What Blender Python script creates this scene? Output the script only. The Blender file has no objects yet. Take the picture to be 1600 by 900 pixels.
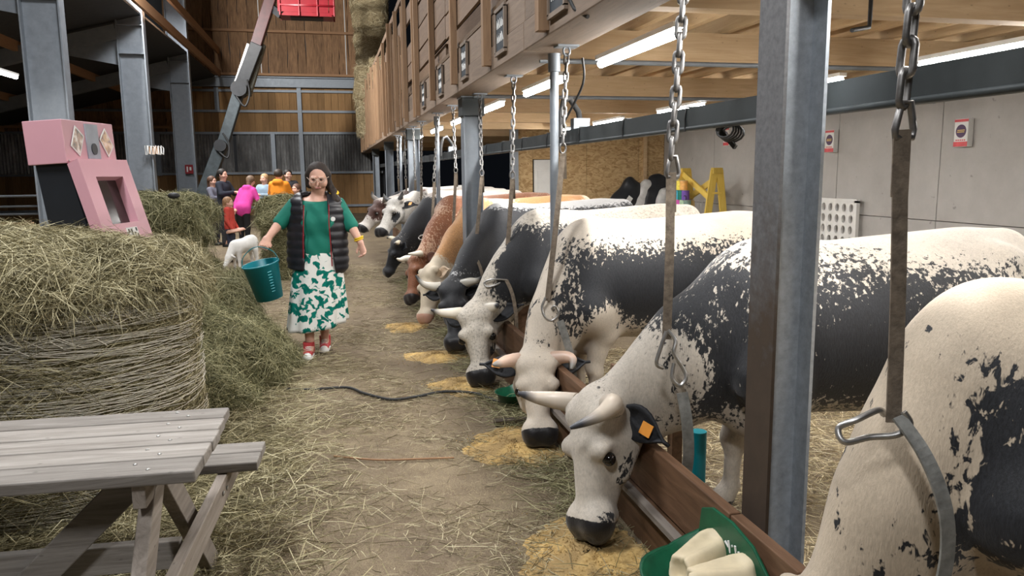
import bpy, math, random, numpy as np
from mathutils import Vector, Matrix
S = bpy.context.scene
COL = S.collection
random.seed(7); RNG = np.random.default_rng(7)

# ------------------------------------------------------------------ camera
cam = bpy.data.objects.new('camera', bpy.data.cameras.new('camera'))
COL.objects.link(cam); S.camera = cam
cam.data.sensor_width = 36.0
cam.data.lens = 36.0 * 1200 / 1600
cam.data.clip_start = 0.05; cam.data.clip_end = 200
YAW, PITCH, ROLL, CH = math.atan(279 / 1200), math.atan(182 / 1200), 0.010, 1.63
_F = Vector((math.sin(YAW) * math.cos(PITCH), math.cos(YAW) * math.cos(PITCH), -math.sin(PITCH)))
_R0 = Vector((math.cos(YAW), -math.sin(YAW), 0)); _U0 = _R0.cross(_F)
_R = _R0 * math.cos(ROLL) - _U0 * math.sin(ROLL); _U = _U0 * math.cos(ROLL) + _R0 * math.sin(ROLL)
cam.matrix_world = Matrix(((_R.x, _U.x, -_F.x, 0), (_R.y, _U.y, -_F.y, 0), (_R.z, _U.z, -_F.z, CH), (0, 0, 0, 1)))

# ------------------------------------------------------------------ world, lamps, exposure
W = bpy.data.worlds.new('world'); S.world = W; W.use_nodes = True
W.node_tree.nodes['Background'].inputs[0].default_value = (0.05, 0.06, 0.08, 1)
W.node_tree.nodes['Background'].inputs[1].default_value = 0.05
S.view_settings.view_transform = 'Standard'; S.view_settings.look = 'None'
S.view_settings.gamma = 1.0; S.view_settings.exposure = 0.32
TUBE_W = 27.0        # watts of each stall tube lamp
HALL_W = 330.0       # watts of each high lamp of the hall

def area(name, loc, sx, sy, watts, col=(1, .97, .92), rot=(0, 0, 0)):
    l = bpy.data.lights.new(name, 'AREA'); l.shape = 'RECTANGLE'; l.size = sx; l.size_y = sy
    l.energy = watts; l.color = col
    o = bpy.data.objects.new(name, l); COL.objects.link(o); o.location = loc; o.rotation_euler = rot
    return o
# an unseen flood lamp, added high on the left, brightens the back wall
area('added_flood_light', (-4.3, 17.5, 6.9), .5, .35, 1150, (1, .98, .95), (math.radians(76), 0, math.radians(-12)))
# the hall's lamps hang under the high roof, above the picture
for (x, y, w) in ((-2.2, -3.0, 1.0), (-2.2, 3.0, 1.0), (-2.2, 10.0, 1.0), (-2.6, 17.0, 1.0), (-4.4, 21.5, 2.2)):
    area('hall_lamp_light', (x, y, 6.6), 0.5, 1.6, HALL_W * w, (.98, .985, 1))

# ------------------------------------------------------------------ helpers
def tag(o, label=None, cat=None, group=None, kind=None):
    if label: o['label'] = label
    if cat: o['category'] = cat
    if group: o['group'] = group
    if kind: o['kind'] = kind
    return o
def empty(name, loc=(0, 0, 0), rz=0, label=None, cat=None, group=None, kind=None):
    o = bpy.data.objects.new(name, None); COL.objects.link(o)
    o.location = loc; o.rotation_euler = (0, 0, rz); o.empty_display_size = .1
    return tag(o, label, cat, group, kind)
def V(*a): return Vector(a)

class MB:
    def __init__(s): s.v = []; s.f = []; s.sm = []
    def add(s, vs, fs, smooth=False):
        n = len(s.v); s.v += [tuple(v) for v in vs]
        s.f += [tuple(i + n for i in f) for f in fs]; s.sm += [smooth] * len(fs); return s
    def obox(s, c, ax, ay, az):
        c, ax, ay, az = Vector(c), Vector(ax), Vector(ay), Vector(az); vs = []
        for i in (-1, 1):
            for j in (-1, 1):
                for k in (-1, 1): vs.append(c + ax * i + ay * j + az * k)
        return s.add(vs, [(0, 1, 3, 2), (4, 6, 7, 5), (0, 4, 5, 1), (2, 3, 7, 6), (0, 2, 6, 4), (1, 5, 7, 3)])
    def box(s, a, b):
        a, b = Vector(a), Vector(b); c = (a + b) / 2; h = (b - a) / 2
        return s.obox(c, (h.x, 0, 0), (0, h.y, 0), (0, 0, h.z))
    def bar(s, a, b, w, h, up=(0, 0, 1)):
        a, b = Vector(a), Vector(b); d = (b - a); u = Vector(up)
        l = d.normalized(); sd = l.cross(u)
        if sd.length < 1e-4: sd = l.cross(Vector((0, 1, 0)))
        sd.normalize(); u = sd.cross(l)
        return s.obox((a + b) / 2, d / 2, sd * w / 2, u * h / 2)
    def tube(s, pts, r, n=8, caps=True, closed=False):
        pts = [Vector(p) for p in pts]; m = len(pts)
        rs = r if isinstance(r, (list, tuple)) else [r] * m
        prev = None; vs = []
        for i, p in enumerate(pts):
            if closed: t = pts[(i + 1) % m] - pts[i - 1]
            else: t = pts[min(i + 1, m - 1)] - pts[max(i - 1, 0)]
            t.normalize()
            if prev is None:
                a = Vector((0, 0, 1)) if abs(t.z) < .9 else Vector((1, 0, 0)); prev = t.cross(a).normalized()
            prev = (prev - t * prev.dot(t)).normalized(); b = t.cross(prev)
            for k in range(n):
                q = 2 * math.pi * k / n; vs.append(p + (prev * math.cos(q) + b * math.sin(q)) * rs[i])
        fs = []
        for i in range(m if closed else m - 1):
            j = (i + 1) % m
            for k in range(n): fs.append((i * n + k, i * n + (k + 1) % n, j * n + (k + 1) % n, j * n + k))
        s.add(vs, fs, True)
        if caps and not closed:
            s.add(vs[:n], [tuple(range(n))[::-1]]); s.add(vs[-n:], [tuple(range(n))])
        return s
    def cyl(s, a, b, r, r2=None, n=16): return s.tube([a, b], [r, r if r2 is None else r2], n)
    def prism(s, poly, d):
        poly = [Vector(p) for p in poly]; d = Vector(d); n = len(poly)
        return s.add(poly + [p + d for p in poly], [tuple(range(n))[::-1], tuple(range(n, 2 * n))] +
                     [(i, (i + 1) % n, n + (i + 1) % n, n + i) for i in range(n)])
    def ball(s, c, r, n=12, m=8):
        c = Vector(c); r = Vector(r) if hasattr(r, '__len__') else Vector((r, r, r)); vs = []; fs = []
        for j in range(m + 1):
            th = math.pi * j / m
            for i in range(n):
                q = 2 * math.pi * i / n
                vs.append(c + Vector((r.x * math.sin(th) * math.cos(q), r.y * math.sin(th) * math.sin(q), r.z * math.cos(th))))
        for j in range(m):
            for i in range(n): fs.append((j * n + i, (j + 1) * n + i, (j + 1) * n + (i + 1) % n, j * n + (i + 1) % n))
        return s.add(vs, fs, True)
    def mesh(s, name, m):
        me = bpy.data.meshes.new(name); me.from_pydata(s.v, [], s.f)
        me.polygons.foreach_set('use_smooth', s.sm); me.materials.append(m); me.update(); return me
    def build(s, name, m, parent=None, bevel=0, fix=False):
        me = s.mesh(name, m)
        o = bpy.data.objects.new(name, me); COL.objects.link(o)
        if parent: o.parent = parent
        if bevel:
            b = o.modifiers.new('bevel', 'BEVEL'); b.width = bevel; b.segments = 2; b.limit_method = 'ANGLE'
        return o
def inst(me, name, loc, parent=None, rot=(0, 0, 0), scale=(1, 1, 1)):
    o = bpy.data.objects.new(name, me); COL.objects.link(o); o.location = loc; o.rotation_euler = rot; o.scale = scale
    if parent: o.parent = parent
    return o

# ------------------------------------------------------------------ materials
class NT:
    def __init__(s, name):
        s.m = bpy.data.materials.new(name); s.m.use_nodes = True; s.t = s.m.node_tree
        s.b = s.t.nodes['Principled BSDF']
    def n(s, typ, **kw):
        x = s.t.nodes.new('ShaderNode' + typ)
        for k, v in kw.items():
            if k[0] == '_': setattr(x, k[1:], v)
            else:
                kk = k.replace('__', ' '); x.inputs[kk].default_value = v
        return x
    def l(s, a, b): s.t.links.new(a, b)
    def math(s, op, a, b=None, c=None, clamp=False):
        x = s.t.nodes.new('ShaderNodeMath'); x.operation = op; x.use_clamp = clamp
        for i, q in enumerate((a, b, c)):
            if q is None: continue
            if isinstance(q, (int, float)): x.inputs[i].default_value = q
            else: s.l(q, x.inputs[i])
        return x.outputs[0]
    def mix(s, fac, a, b):
        x = s.t.nodes.new('ShaderNodeMix'); x.data_type = 'RGBA'
        for i, q in ((0, fac), (6, a), (7, b)):
            if isinstance(q, (int, float)): x.inputs[i].default_value = q
            elif isinstance(q, tuple): x.inputs[i].default_value = (*q, 1)
            else: s.l(q, x.inputs[i])
        return x.outputs[2]
    def coord(s, scale=(1, 1, 1), rnd=False):
        tc = s.t.nodes.new('ShaderNodeTexCoord'); o = tc.outputs['Object']
        mp = s.t.nodes.new('ShaderNodeMapping'); mp.inputs['Scale'].default_value = scale; s.l(o, mp.inputs[0])
        if rnd:
            oi = s.t.nodes.new('ShaderNodeObjectInfo')
            v = s.t.nodes.new('ShaderNodeVectorMath'); v.operation = 'SCALE'; v.inputs[0].default_value = (91, 57, 33)
            s.l(oi.outputs['Random'], v.inputs['Scale']); s.l(v.outputs[0], mp.inputs['Location'])
        return mp.outputs[0]
    def noise(s, vec, scale, detail=4, rough=.6, dist=0):
        x = s.t.nodes.new('ShaderNodeTexNoise'); x.inputs['Scale'].default_value = scale
        x.inputs['Detail'].default_value = detail; x.inputs['Roughness'].default_value = rough
        x.inputs['Distortion'].default_value = dist
        if vec is not None: s.l(vec, x.inputs['Vector'])
        return x.outputs[0]
    def ramp(s, fac, stops):
        x = s.t.nodes.new('ShaderNodeValToRGB'); cr = x.color_ramp
        while len(cr.elements) < len(stops): cr.elements.new(.5)
        for e, (p, c) in zip(cr.elements, stops):
            e.position = p; e.color = (*c, 1) if len(c) == 3 else c
        s.l(fac, x.inputs[0]); return x.outputs[0]
    def bump(s, h, strength=.3, dist=.01):
        x = s.t.nodes.new('ShaderNodeBump'); x.inputs['Strength'].default_value = strength
        x.inputs['Distance'].default_value = dist; s.l(h, x.inputs['Height']); s.l(x.outputs[0], s.b.inputs['Normal'])
    def base(s, c, rough=.6, metal=0, spec=.5):
        if isinstance(c, tuple): s.b.inputs['Base Color'].default_value = (*c, 1)
        else: s.l(c, s.b.inputs['Base Color'])
        s.b.inputs['Roughness'].default_value = rough; s.b.inputs['Metallic'].default_value = metal
        s.b.inputs['Specular IOR Level'].default_value = spec
        return s.m
def plain(name, c, rough=.6, metal=0, var=.15, scale=8, bump=0, spec=.4):
    t = NT(name); n = t.noise(t.coord(), scale, 5)
    d = tuple(x * (1 - var) for x in c); u = tuple(min(1, x * (1 + var)) for x in c)
    m = t.base(t.ramp(n, [(.3, d), (.7, u)]), rough, metal, spec)
    if bump: t.bump(n, bump)
    return m
def wood(name, c1, c2, axis=2, grain=1.0, rough=.75, bump=.25, knots=True):
    t = NT(name); sc = [14, 14, 14]; sc[axis] = 1.1; v = t.coord(tuple(sc), True)
    n1 = t.noise(v, 1.6 * grain, 6, .65, 1.2); n2 = t.noise(t.coord((1, 1, 1), True), 2.2, 3)
    c = t.ramp(n1, [(.28, c1), (.72, c2)])
    c = t.mix(t.math('MULTIPLY', n2, .35), c, tuple(x * .55 for x in c1))
    if knots:
        vo = t.t.nodes.new('ShaderNodeTexVoronoi'); s2 = [5, 5, 5]; s2[axis] = 2.2; t.l(t.coord(tuple(s2), True), vo.inputs['Vector'])
        k = t.ramp(vo.outputs['Distance'], [(.04, (1, 1, 1)), (.12, (0, 0, 0))])
        c = t.mix(t.math('MULTIPLY', k, .6), c, tuple(x * .35 for x in c1))
    oi = t.t.nodes.new('ShaderNodeObjectInfo'); hv = t.t.nodes.new('ShaderNodeHueSaturation')
    t.l(t.math('MULTIPLY_ADD', oi.outputs['Random'], .45, .78), hv.inputs['Value']); t.l(c, hv.inputs['Color'])
    m = t.base(hv.outputs[0], rough, 0, .3); t.bump(n1, bump, .006); return m
def metal(name, c, rough=.45, metalness=.75, var=.35, scale=6, spot=None):
    t = NT(name); v = t.coord(); n = t.noise(v, scale, 8, .7); n2 = t.noise(v, 1.3, 3)
    col = t.ramp(n, [(.3, tuple(x * (1 - var) for x in c)), (.7, c)])
    col = t.mix(t.math('MULTIPLY', n2, .5), col, tuple(x * .6 for x in c))
    if spot: col = t.mix(t.ramp(t.noise(v, 2.1, 6, .7), [(.52, (0, 0, 0)), (.66, (1, 1, 1))]), col, spot)
    m = t.base(col, rough, metalness); t.l(t.math('MULTIPLY_ADD', n, .4, rough - .15), t.b.inputs['Roughness']); t.bump(n, .08); return m

M = {}
M['galv'] = metal('galvanised_steel', (.30, .335, .375), .5, .35, .3, 7)
M['galv_near'] = metal('galvanised_steel_near', (.50, .55, .60), .5, .3, .45, 26)
M['galv_rust'] = metal('dirty_steel', (.12, .112, .108), .6, .3, .45, 9, (.09, .05, .03))
M['pipe'] = metal('dark_channel_steel', (.062, .072, .074), .5, .4, .3, 9)
M['chain'] = metal('chain_steel', (.30, .29, .28), .38, .85, .4, 40)
M['hook'] = metal('polished_hook_steel', (.55, .54, .52), .32, .9, .25, 30)
M['strap'] = plain('worn_webbing', (.145, .115, .085), .85, 0, .35, 40, .4)
M['strapg'] = plain('grey_strap', (.20, .20, .185), .5, .1, .3, 30, .2)
M['glulam_x'] = wood('pale_glulam_across', (.52, .36, .20), (.70, .52, .32), 0)
M['glulam_y'] = wood('pale_glulam_along', (.21, .155, .115), (.33, .245, .18), 1)
M['slat'] = wood('rail_board', (.26, .16, .095), (.41, .265, .155), 2)
M['slaty'] = wood('rail_board_along', (.17, .115, .08), (.27, .185, .125), 1)
M['deck'] = wood('loft_deck', (.15, .095, .055), (.24, .16, .095), 1)
M['plank_old'] = wood('rough_sawn_cladding', (.13, .07, .038), (.42, .245, .125), 2, 1.0)
M['plank_new'] = wood('planed_cladding', (.26, .145, .06), (.40, .235, .10), 2, .8)
M['girt'] = wood('girt_timber', (.33, .18, .095), (.44, .26, .14), 0)
M['table'] = wood('weathered_table_wood', (.17, .15, .13), (.36, .335, .305), 0, 1.3, .8, .4)
M['table_y'] = wood('weathered_table_wood_cross', (.18, .15, .125), (.34, .30, .26), 1, 1.3, .8, .4)
M['trough'] = wood('stained_trough_board', (.075, .04, .022), (.19, .105, .06), 1, .9, .5, .2, False)
M['pink'] = plain('pink_paint', (.60, .32, .37), .45, 0, .03, 3)
M['black'] = plain('black_panel', (.012, .014, .018), .5, 0, .2, 3)
M['slate_frame'] = plain('slate_frame_wood', (.22, .17, .13), .7, 0, .2)
M['rubber'] = plain('black_rubber', (.02, .02, .02), .6)
M['white'] = plain('white_plastic', (.72, .72, .70), .5, 0, .05)
M['red'] = plain('red_paint', (.25, .012, .02), .4, 0, .1)
M['teal'] = plain('teal_plastic', (.0, .165, .20), .4, 0, .1)
M['green'] = plain('green_plastic', (.006, .085, .04), .35, 0, .25, 12)
M['yellow'] = wood('yellow_painted_wood', (.62, .42, .07), (.74, .54, .13), 2)
M['salt'] = plain('salt_lick', (.66, .56, .38), .55, 0, .1, 14, .2)
M['skin'] = plain('skin', (.62, .36, .27), .5, 0, .06, 12)
M['hair'] = plain('dark_hair', (.026, .017, .013), .7, 0, .4, 60, .4)

def m_dirty():
    t = NT('splashed_steel'); v = t.coord(); n = t.noise(v, 7, 6, .7); f = t.noise(v, 40, 4, .7)
    sx = t.t.nodes.new('ShaderNodeSeparateXYZ'); t.l(v, sx.inputs[0])
    c = t.ramp(f, [(.3, (.10, .10, .105)), (.7, (.17, .172, .178))])
    k = t.ramp(t.math('ADD', t.math('MULTIPLY', sx.outputs[2], -.8), t.math('ADD', n, .75)), [(.0, (0, 0, 0)), (.42, (1, 1, 1))])
    return t.base(t.mix(k, c, t.mix(n, (.030, .022, .017), (.085, .058, .040))), .6, .15)
M['galv_rust'] = m_dirty()
def m_floor():
    t = NT('barn_floor'); v = t.coord((1, 1, 1)); big = t.noise(v, .9, 4, .6); mid = t.noise(v, 5, 6, .7)
    v2 = t.coord((3, 1, 1)); st = t.noise(v2, 26, 4, .8, 2.5); fine = t.noise(v, 140, 3, .8)
    c = t.ramp(mid, [(.3, (.125, .09, .06)), (.5, (.20, .155, .105)), (.7, (.28, .225, .15))])
    c = t.mix(t.ramp(st, [(.50, (0, 0, 0)), (.62, (1, 1, 1))]), c, (.34, .285, .17))
    c = t.mix(t.ramp(big, [(.40, (0, 0, 0)), (.62, (.7, .7, .7))]), c, (.155, .12, .085))
    c = t.mix(t.ramp(fine, [(.42, (.6, .6, .6)), (.5, (0, 0, 0))]), c, (.11, .08, .05))
    m = t.base(c, .95, 0, .15); t.bump(t.math('ADD', t.math('MULTIPLY', fine, .5), mid), .6, .02); return m
M['floor'] = m_floor()
def m_concrete():
    t = NT('cast_concrete_wall'); v = t.coord(); n = t.noise(v, 1.2, 6, .65); f = t.noise(v, 30, 4, .7); p = t.noise(v, 9, 2, .5)
    c = t.ramp(n, [(.3, (.37, .355, .335)), (.7, (.49, .475, .455))])
    c = t.mix(t.ramp(p, [(.70, (0, 0, 0)), (.76, (.7, .7, .7))]), c, (.2, .19, .175))
    c = t.mix(t.math('MULTIPLY', f, .25), c, (.33, .32, .30))
    m = t.base(c, .85, 0, .3); t.bump(f, .15); return m
M['concrete'] = m_concrete()
def m_osb():
    t = NT('strand_board'); v = t.coord((1, 1, 2.2)); vo = t.t.nodes.new('ShaderNodeTexVoronoi'); vo.inputs['Scale'].default_value = 13
    w = t.t.nodes.new('ShaderNodeTexNoise'); w.inputs['Scale'].default_value = 4; t.l(v, w.inputs['Vector'])
    mx = t.t.nodes.new('ShaderNodeVectorMath'); mx.operation = 'MULTIPLY_ADD'; t.l(w.outputs[1], mx.inputs[0]); mx.inputs[1].default_value = (.5, .5, .5); t.l(v, mx.inputs[2])
    t.l(mx.outputs[0], vo.inputs['Vector'])
    sp = t.t.nodes.new('ShaderNodeSeparateColor'); t.l(vo.outputs['Color'], sp.inputs[0])
    c = t.ramp(sp.outputs[0], [(.0, (.33, .20, .085)), (.35, (.50, .34, .165)), (.7, (.60, .43, .23)), (1, (.38, .24, .105))])
    return t.base(c, .7, 0, .3)
M['osb'] = m_osb()
def m_coat(name, light, dark, nose=(.012, .011, .012), spk=1.0, grey=.0, fine=1.4):
    t = NT(name)
    def at(n):
        a = t.t.nodes.new('ShaderNodeAttribute'); a.attribute_name = n; return a.outputs['Fac']
    v = t.coord((.8, 1, .45)); n = t.noise(v, 42 * fine, 3, .62, .4); n2 = t.noise(t.coord((1, 1, .6)), 14 * fine, 3, .6)
    fur = t.noise(t.coord((1, 1, .22)), 170, 3, .7)
    nn = t.math('ADD', t.math('MULTIPLY', t.math('SUBTRACT', n, .5), 1.9 * spk), t.math('MULTIPLY', t.math('SUBTRACT', n2, .5), .8 * spk))
    s = t.math('ADD', t.math('MULTIPLY', at('coat'), 1.0), nn)
    k = t.ramp(t.math('MULTIPLY_ADD', s, 2.5, .5), [(.35, (0, 0, 0)), (.65, (1, 1, 1))])
    big = t.noise(t.coord(), 3.2, 3)
    lc = t.ramp(t.math('MULTIPLY_ADD', fur, .5, t.math('MULTIPLY', big, .5)), [(.35, tuple(x * .68 for x in light)), (.65, light)])
    dc = t.ramp(fur, [(.35, tuple(x * .6 for x in dark)), (.7, tuple(min(1, x * 1.5) for x in dark))])
    if grey: lc = t.mix(t.ramp(t.noise(t.coord(), 55, 3, .7), [(.48, (0, 0, 0)), (.66, (grey, grey, grey))]), lc, dark)
    c = t.mix(k, lc, dc)
    ns = t.math('ADD', t.math('MULTIPLY', at('nose'), 3.0), t.math('MULTIPLY', t.math('SUBTRACT', n, .5), .9))
    nk = t.ramp(ns, [(.4, (0, 0, 0)), (.6, (1, 1, 1))]); c = t.mix(nk, c, nose)
    m = t.base(c, .62, 0, .35); t.l(t.math('MULTIPLY_ADD', nk, -.25, .62), t.b.inputs['Roughness'])
    t.b.inputs['Sheen Weight'].default_value = .15
    t.bump(fur, .35, .006); return m
WHT = (.58, .52, .44); CRM = (.58, .48, .36); BLK = (.013, .014, .017)
def m_hay(name, a, b, c):
    t = NT(name); at = t.t.nodes.new('ShaderNodeAttribute'); at.attribute_name = 'rnd'
    col = t.ramp(at.outputs['Fac'], [(0, tuple(x * .45 for x in a)), (.25, a), (.6, b), (1, c)])
    return t.base(col, .75, 0, .25)
M['hay'] = m_hay('dry_hay', (.19, .165, .085), (.37, .325, .185), (.62, .565, .37))
M['hay_green'] = m_hay('green_hay', (.13, .13, .062), (.28, .26, .135), (.47, .44, .26))
M['straw'] = m_hay('pale_straw', (.38, .30, .17), (.60, .50, .31), (.78, .70, .48))
M['litter'] = m_hay('trodden_straw', (.16, .13, .07), (.33, .28, .165), (.56, .51, .34))
def m_mass(name, a, b):
    t = NT(name); v = t.coord((1, 1, 3)); n = t.noise(v, 28, 6, .8, 2.0); n2 = t.noise(t.coord(), 3, 4)
    c = t.mix(t.math('MULTIPLY', n2, .4), t.ramp(n, [(.32, a), (.68, b)]), a); m = t.base(c, .95, 0, .1); t.bump(n, 1.0, .03); return m
M['mass'] = m_mass('packed_hay', (.12, .098, .048), (.36, .30, .16))
M['mass_green'] = m_mass('packed_green_hay', (.06, .06, .028), (.22, .205, .105))
M['mass_straw'] = m_mass('packed_straw', (.26, .20, .11), (.58, .49, .31))

# ------------------------------------------------------------------ implicit surfaces
def N3(p): return np.asarray(p, dtype=np.float32)
class SDF:
    """Smooth union of tapered capsules, each in a linear frame that squashes one axis."""
    def __init__(s, k=.04): s.p = []; s.k = k
    def cone(s, a, b, ra, rb=None, frame=None, k=None, sub=False, op=None):
        s.p.append((N3(a), N3(b), ra, ra if rb is None else rb, frame, s.k if k is None else k, sub)); return s
    def ball(s, c, r, frame=None, k=None, sub=False): return s.cone(c, c, r, r, frame, k, sub)
    def __call__(s, P):
        D = None
        for a, b, ra, rb, fr, k, sub in s.p:
            if fr is not None: Q = P @ fr; A = a @ fr; B = b @ fr
            else: Q, A, B = P, a, b
            ba = B - A; l2 = float(ba @ ba); pa = Q - A
            if l2 < 1e-9: d = np.sqrt((pa * pa).sum(1)) - ra
            else:
                t = np.clip(pa @ ba / l2, 0, 1); e = pa - t[:, None] * ba
                d = np.sqrt((e * e).sum(1)) - (ra + (rb - ra) * t)
            if fr is not None: d = d * s.lip(fr)
            if D is None: D = d; continue
            if sub:
                h = np.clip(.5 - .5 * (D + d) / k, 0, 1); D = D + (-d - D) * h + k * h * (1 - h)
            else:
                h = np.clip(.5 + .5 * (d - D) / k, 0, 1); D = d + (D - d) * h - k * h * (1 - h)
        return D
    @staticmethod
    def lip(fr): return float(1.0 / np.linalg.norm(fr, 2)) if np.linalg.norm(fr, 2) > 1 else 1.0
def squash(axes, scales):
    """linear map dividing the given orthonormal axes by their scales (columns of A = axes)"""
    A = np.array([list(a) for a in axes], dtype=np.float32).T
    return (A @ np.diag(1.0 / np.array(scales, dtype=np.float32)) @ A.T).astype(np.float32)

def surface(sdf, lo, hi, h):
    lo = N3(lo); hi = N3(hi); B = 6
    n = (np.ceil((hi - lo) / h / B).astype(int) + 1) * B
    nb = n // B
    g = np.stack(np.meshgrid(*[np.arange(x) for x in nb], indexing='ij'), -1).reshape(-1, 3)
    cen = lo + (g * B + (B - 1) / 2) * h
    dc = sdf(cen.astype(np.float32))
    D = np.repeat(np.repeat(np.repeat(dc.reshape(nb), B, 0), B, 1), B, 2).astype(np.float32)
    D = np.where(D < 0, -1.0, 1.0).astype(np.float32)
    act = g[np.abs(dc) < B * h * .95 + .012]
    o = np.stack(np.meshgrid(*[np.arange(B)] * 3, indexing='ij'), -1).reshape(-1, 3)
    idx = (act[:, None, :] * B + o[None]).reshape(-1, 3)
    for c in range(0, len(idx), 400000):
        i = idx[c:c + 400000]; D[i[:, 0], i[:, 1], i[:, 2]] = sdf((lo + i * h).astype(np.float32))
    Sg = D < 0
    c8 = [Sg[a:n[0] - 1 + a, b:n[1] - 1 + b, c:n[2] - 1 + c] for a in (0, 1) for b in (0, 1) for c in (0, 1)]
    cnt = sum(x.astype(np.int8) for x in c8); cell = (cnt > 0) & (cnt < 8)
    ci = np.argwhere(cell); vid = -np.ones(cell.shape, dtype=np.int64); vid[cell] = np.arange(len(ci))
    acc = np.zeros((len(ci), 3)); w = np.zeros(len(ci))
    cor = [(a, b, c) for a in (0, 1) for b in (0, 1) for c in (0, 1)]
    for p in cor:
        for q in cor:
            if sum(abs(x - y) for x, y in zip(p, q)) != 1 or p > q: continue
            d0 = D[ci[:, 0] + p[0], ci[:, 1] + p[1], ci[:, 2] + p[2]]; d1 = D[ci[:, 0] + q[0], ci[:, 1] + q[1], ci[:, 2] + q[2]]
            m = (d0 < 0) != (d1 < 0); t = np.where(m, d0 / np.where(m, d0 - d1, 1), 0)
            acc[m] += (np.array(p) + (np.array(q) - np.array(p)) * t[m][:, None]); w[m] += 1
    verts = lo + (ci + acc / w[:, None]) * h
    faces = []
    for ax in range(3):
        a = [slice(1, n[i] - 1) for i in range(3)]; a[ax] = slice(0, n[ax] - 1)
        b = list(a); b[ax] = slice(1, n[ax])
        s0 = Sg[tuple(a)]; s1 = Sg[tuple(b)]; e = np.argwhere(s0 != s1)
        off = np.array([1, 1, 1]); off[ax] = 0; e2 = e + off
        u, v = (ax + 1) % 3, (ax + 2) % 3; du = np.zeros(3, int); dv = np.zeros(3, int); du[u] = 1; dv[v] = 1
        q = [vid[tuple((e2 - x).T)] for x in (du + dv, dv, 0 * du, du)]
        fl = s0[tuple(e.T)]
        Q = np.stack(q, 1); Q[~fl] = Q[~fl][:, ::-1]; faces.append(Q)
    F = np.concatenate(faces)
    F = F[(F >= 0).all(1)]
    return verts.astype(np.float32), F
def npmesh(name, verts, F, m, parent=None, smooth=True, attrs=None):
    me = bpy.data.meshes.new(name); me.vertices.add(len(verts)); me.vertices.foreach_set('co', np.asarray(verts, np.float32).ravel())
    k = F.shape[1]; me.loops.add(F.size); me.loops.foreach_set('vertex_index', F.astype(np.int32).ravel())
    me.polygons.add(len(F)); me.polygons.foreach_set('loop_start', np.arange(0, F.size, k, dtype=np.int32))
    me.polygons.foreach_set('loop_total', np.full(len(F), k, np.int32))
    me.polygons.foreach_set('use_smooth', np.full(len(F), smooth)); me.materials.append(m)
    for an, av in (attrs or {}).items():
        a = me.attributes.new(an, 'FLOAT', 'POINT'); a.data.foreach_set('value', np.asarray(av, np.float32))
    me.update(calc_edges=True)
    o = bpy.data.objects.new(name, me); COL.objects.link(o)
    if parent: o.parent = parent
    return o

# ------------------------------------------------------------------ strands of hay
def strands(name, P, Dr, L, Wd, m, parent=None, droop=.3, rnd=None, curl=.35):
    n = len(P); P = np.asarray(P); Dr = Dr / (np.linalg.norm(Dr, axis=1)[:, None] + 1e-9)
    r = RNG.normal(size=(n, 3)); sd = np.cross(Dr, r); sd /= (np.linalg.norm(sd, axis=1)[:, None] + 1e-9)
    bend = np.cross(Dr, sd) * (RNG.normal(size=n) * curl)[:, None]
    p0 = P; p1 = P + Dr * (L * .5)[:, None] + bend * (L * .25)[:, None]; p2 = P + Dr * L[:, None]
    p2[:, 2] -= droop * L * RNG.random(n); w = (Wd * .5)[:, None] * sd
    vs = np.stack([p0 - w, p0 + w, p1 - w, p1 + w, p2 - w * .4, p2 + w * .4], 1).reshape(-1, 3)
    b = np.arange(n)[:, None] * 6
    F = np.concatenate([b + np.array([[0, 1, 3, 2]]), b + np.array([[2, 3, 5, 4]])])
    rv = RNG.random(n) if rnd is None else rnd
    o = npmesh(name, vs, F, m, parent, False, {'rnd': np.repeat(rv, 6)}); return tag(o, kind='stuff')
def on_surface(verts, F, n, zmin=None):
    a, b, c, d = [verts[F[:, i]] for i in range(4)]; nr = np.cross(c - a, d - b); ar = np.linalg.norm(nr, axis=1) + 1e-12
    i = RNG.choice(len(F), n, p=ar / ar.sum()); u, v = RNG.random((2, n, 1))
    p = (a[i] * (1 - u) + b[i] * u) * (1 - v) + (d[i] * (1 - u) + c[i] * u) * v
    return p, nr[i] / ar[i][:, None]

# ================================================================== SETTING
def grid_mesh(name, x0, x1, y0, y1, nx, ny, zf, m, parent=None):
    xs = np.linspace(x0, x1, nx); ys = np.linspace(y0, y1, ny); X, Y = np.meshgrid(xs, ys, indexing='ij')
    vs = np.stack([X, Y, zf(X, Y)], -1).reshape(-1, 3); i = np.arange(nx - 1)[:, None] * ny + np.arange(ny - 1)[None]; i = i.ravel()
    return npmesh(name, vs, np.stack([i, i + ny, i + ny + 1, i + 1], 1), m, parent)
fl = grid_mesh('floor', -16, 9, -3, 34, 126, 186, lambda X, Y: .006 * np.sin(X * 3.1 + Y) * np.sin(Y * 2.3) - .006, M['floor'])
tag(fl, 'trodden earth barn floor strewn with straw', kind='structure')

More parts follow.
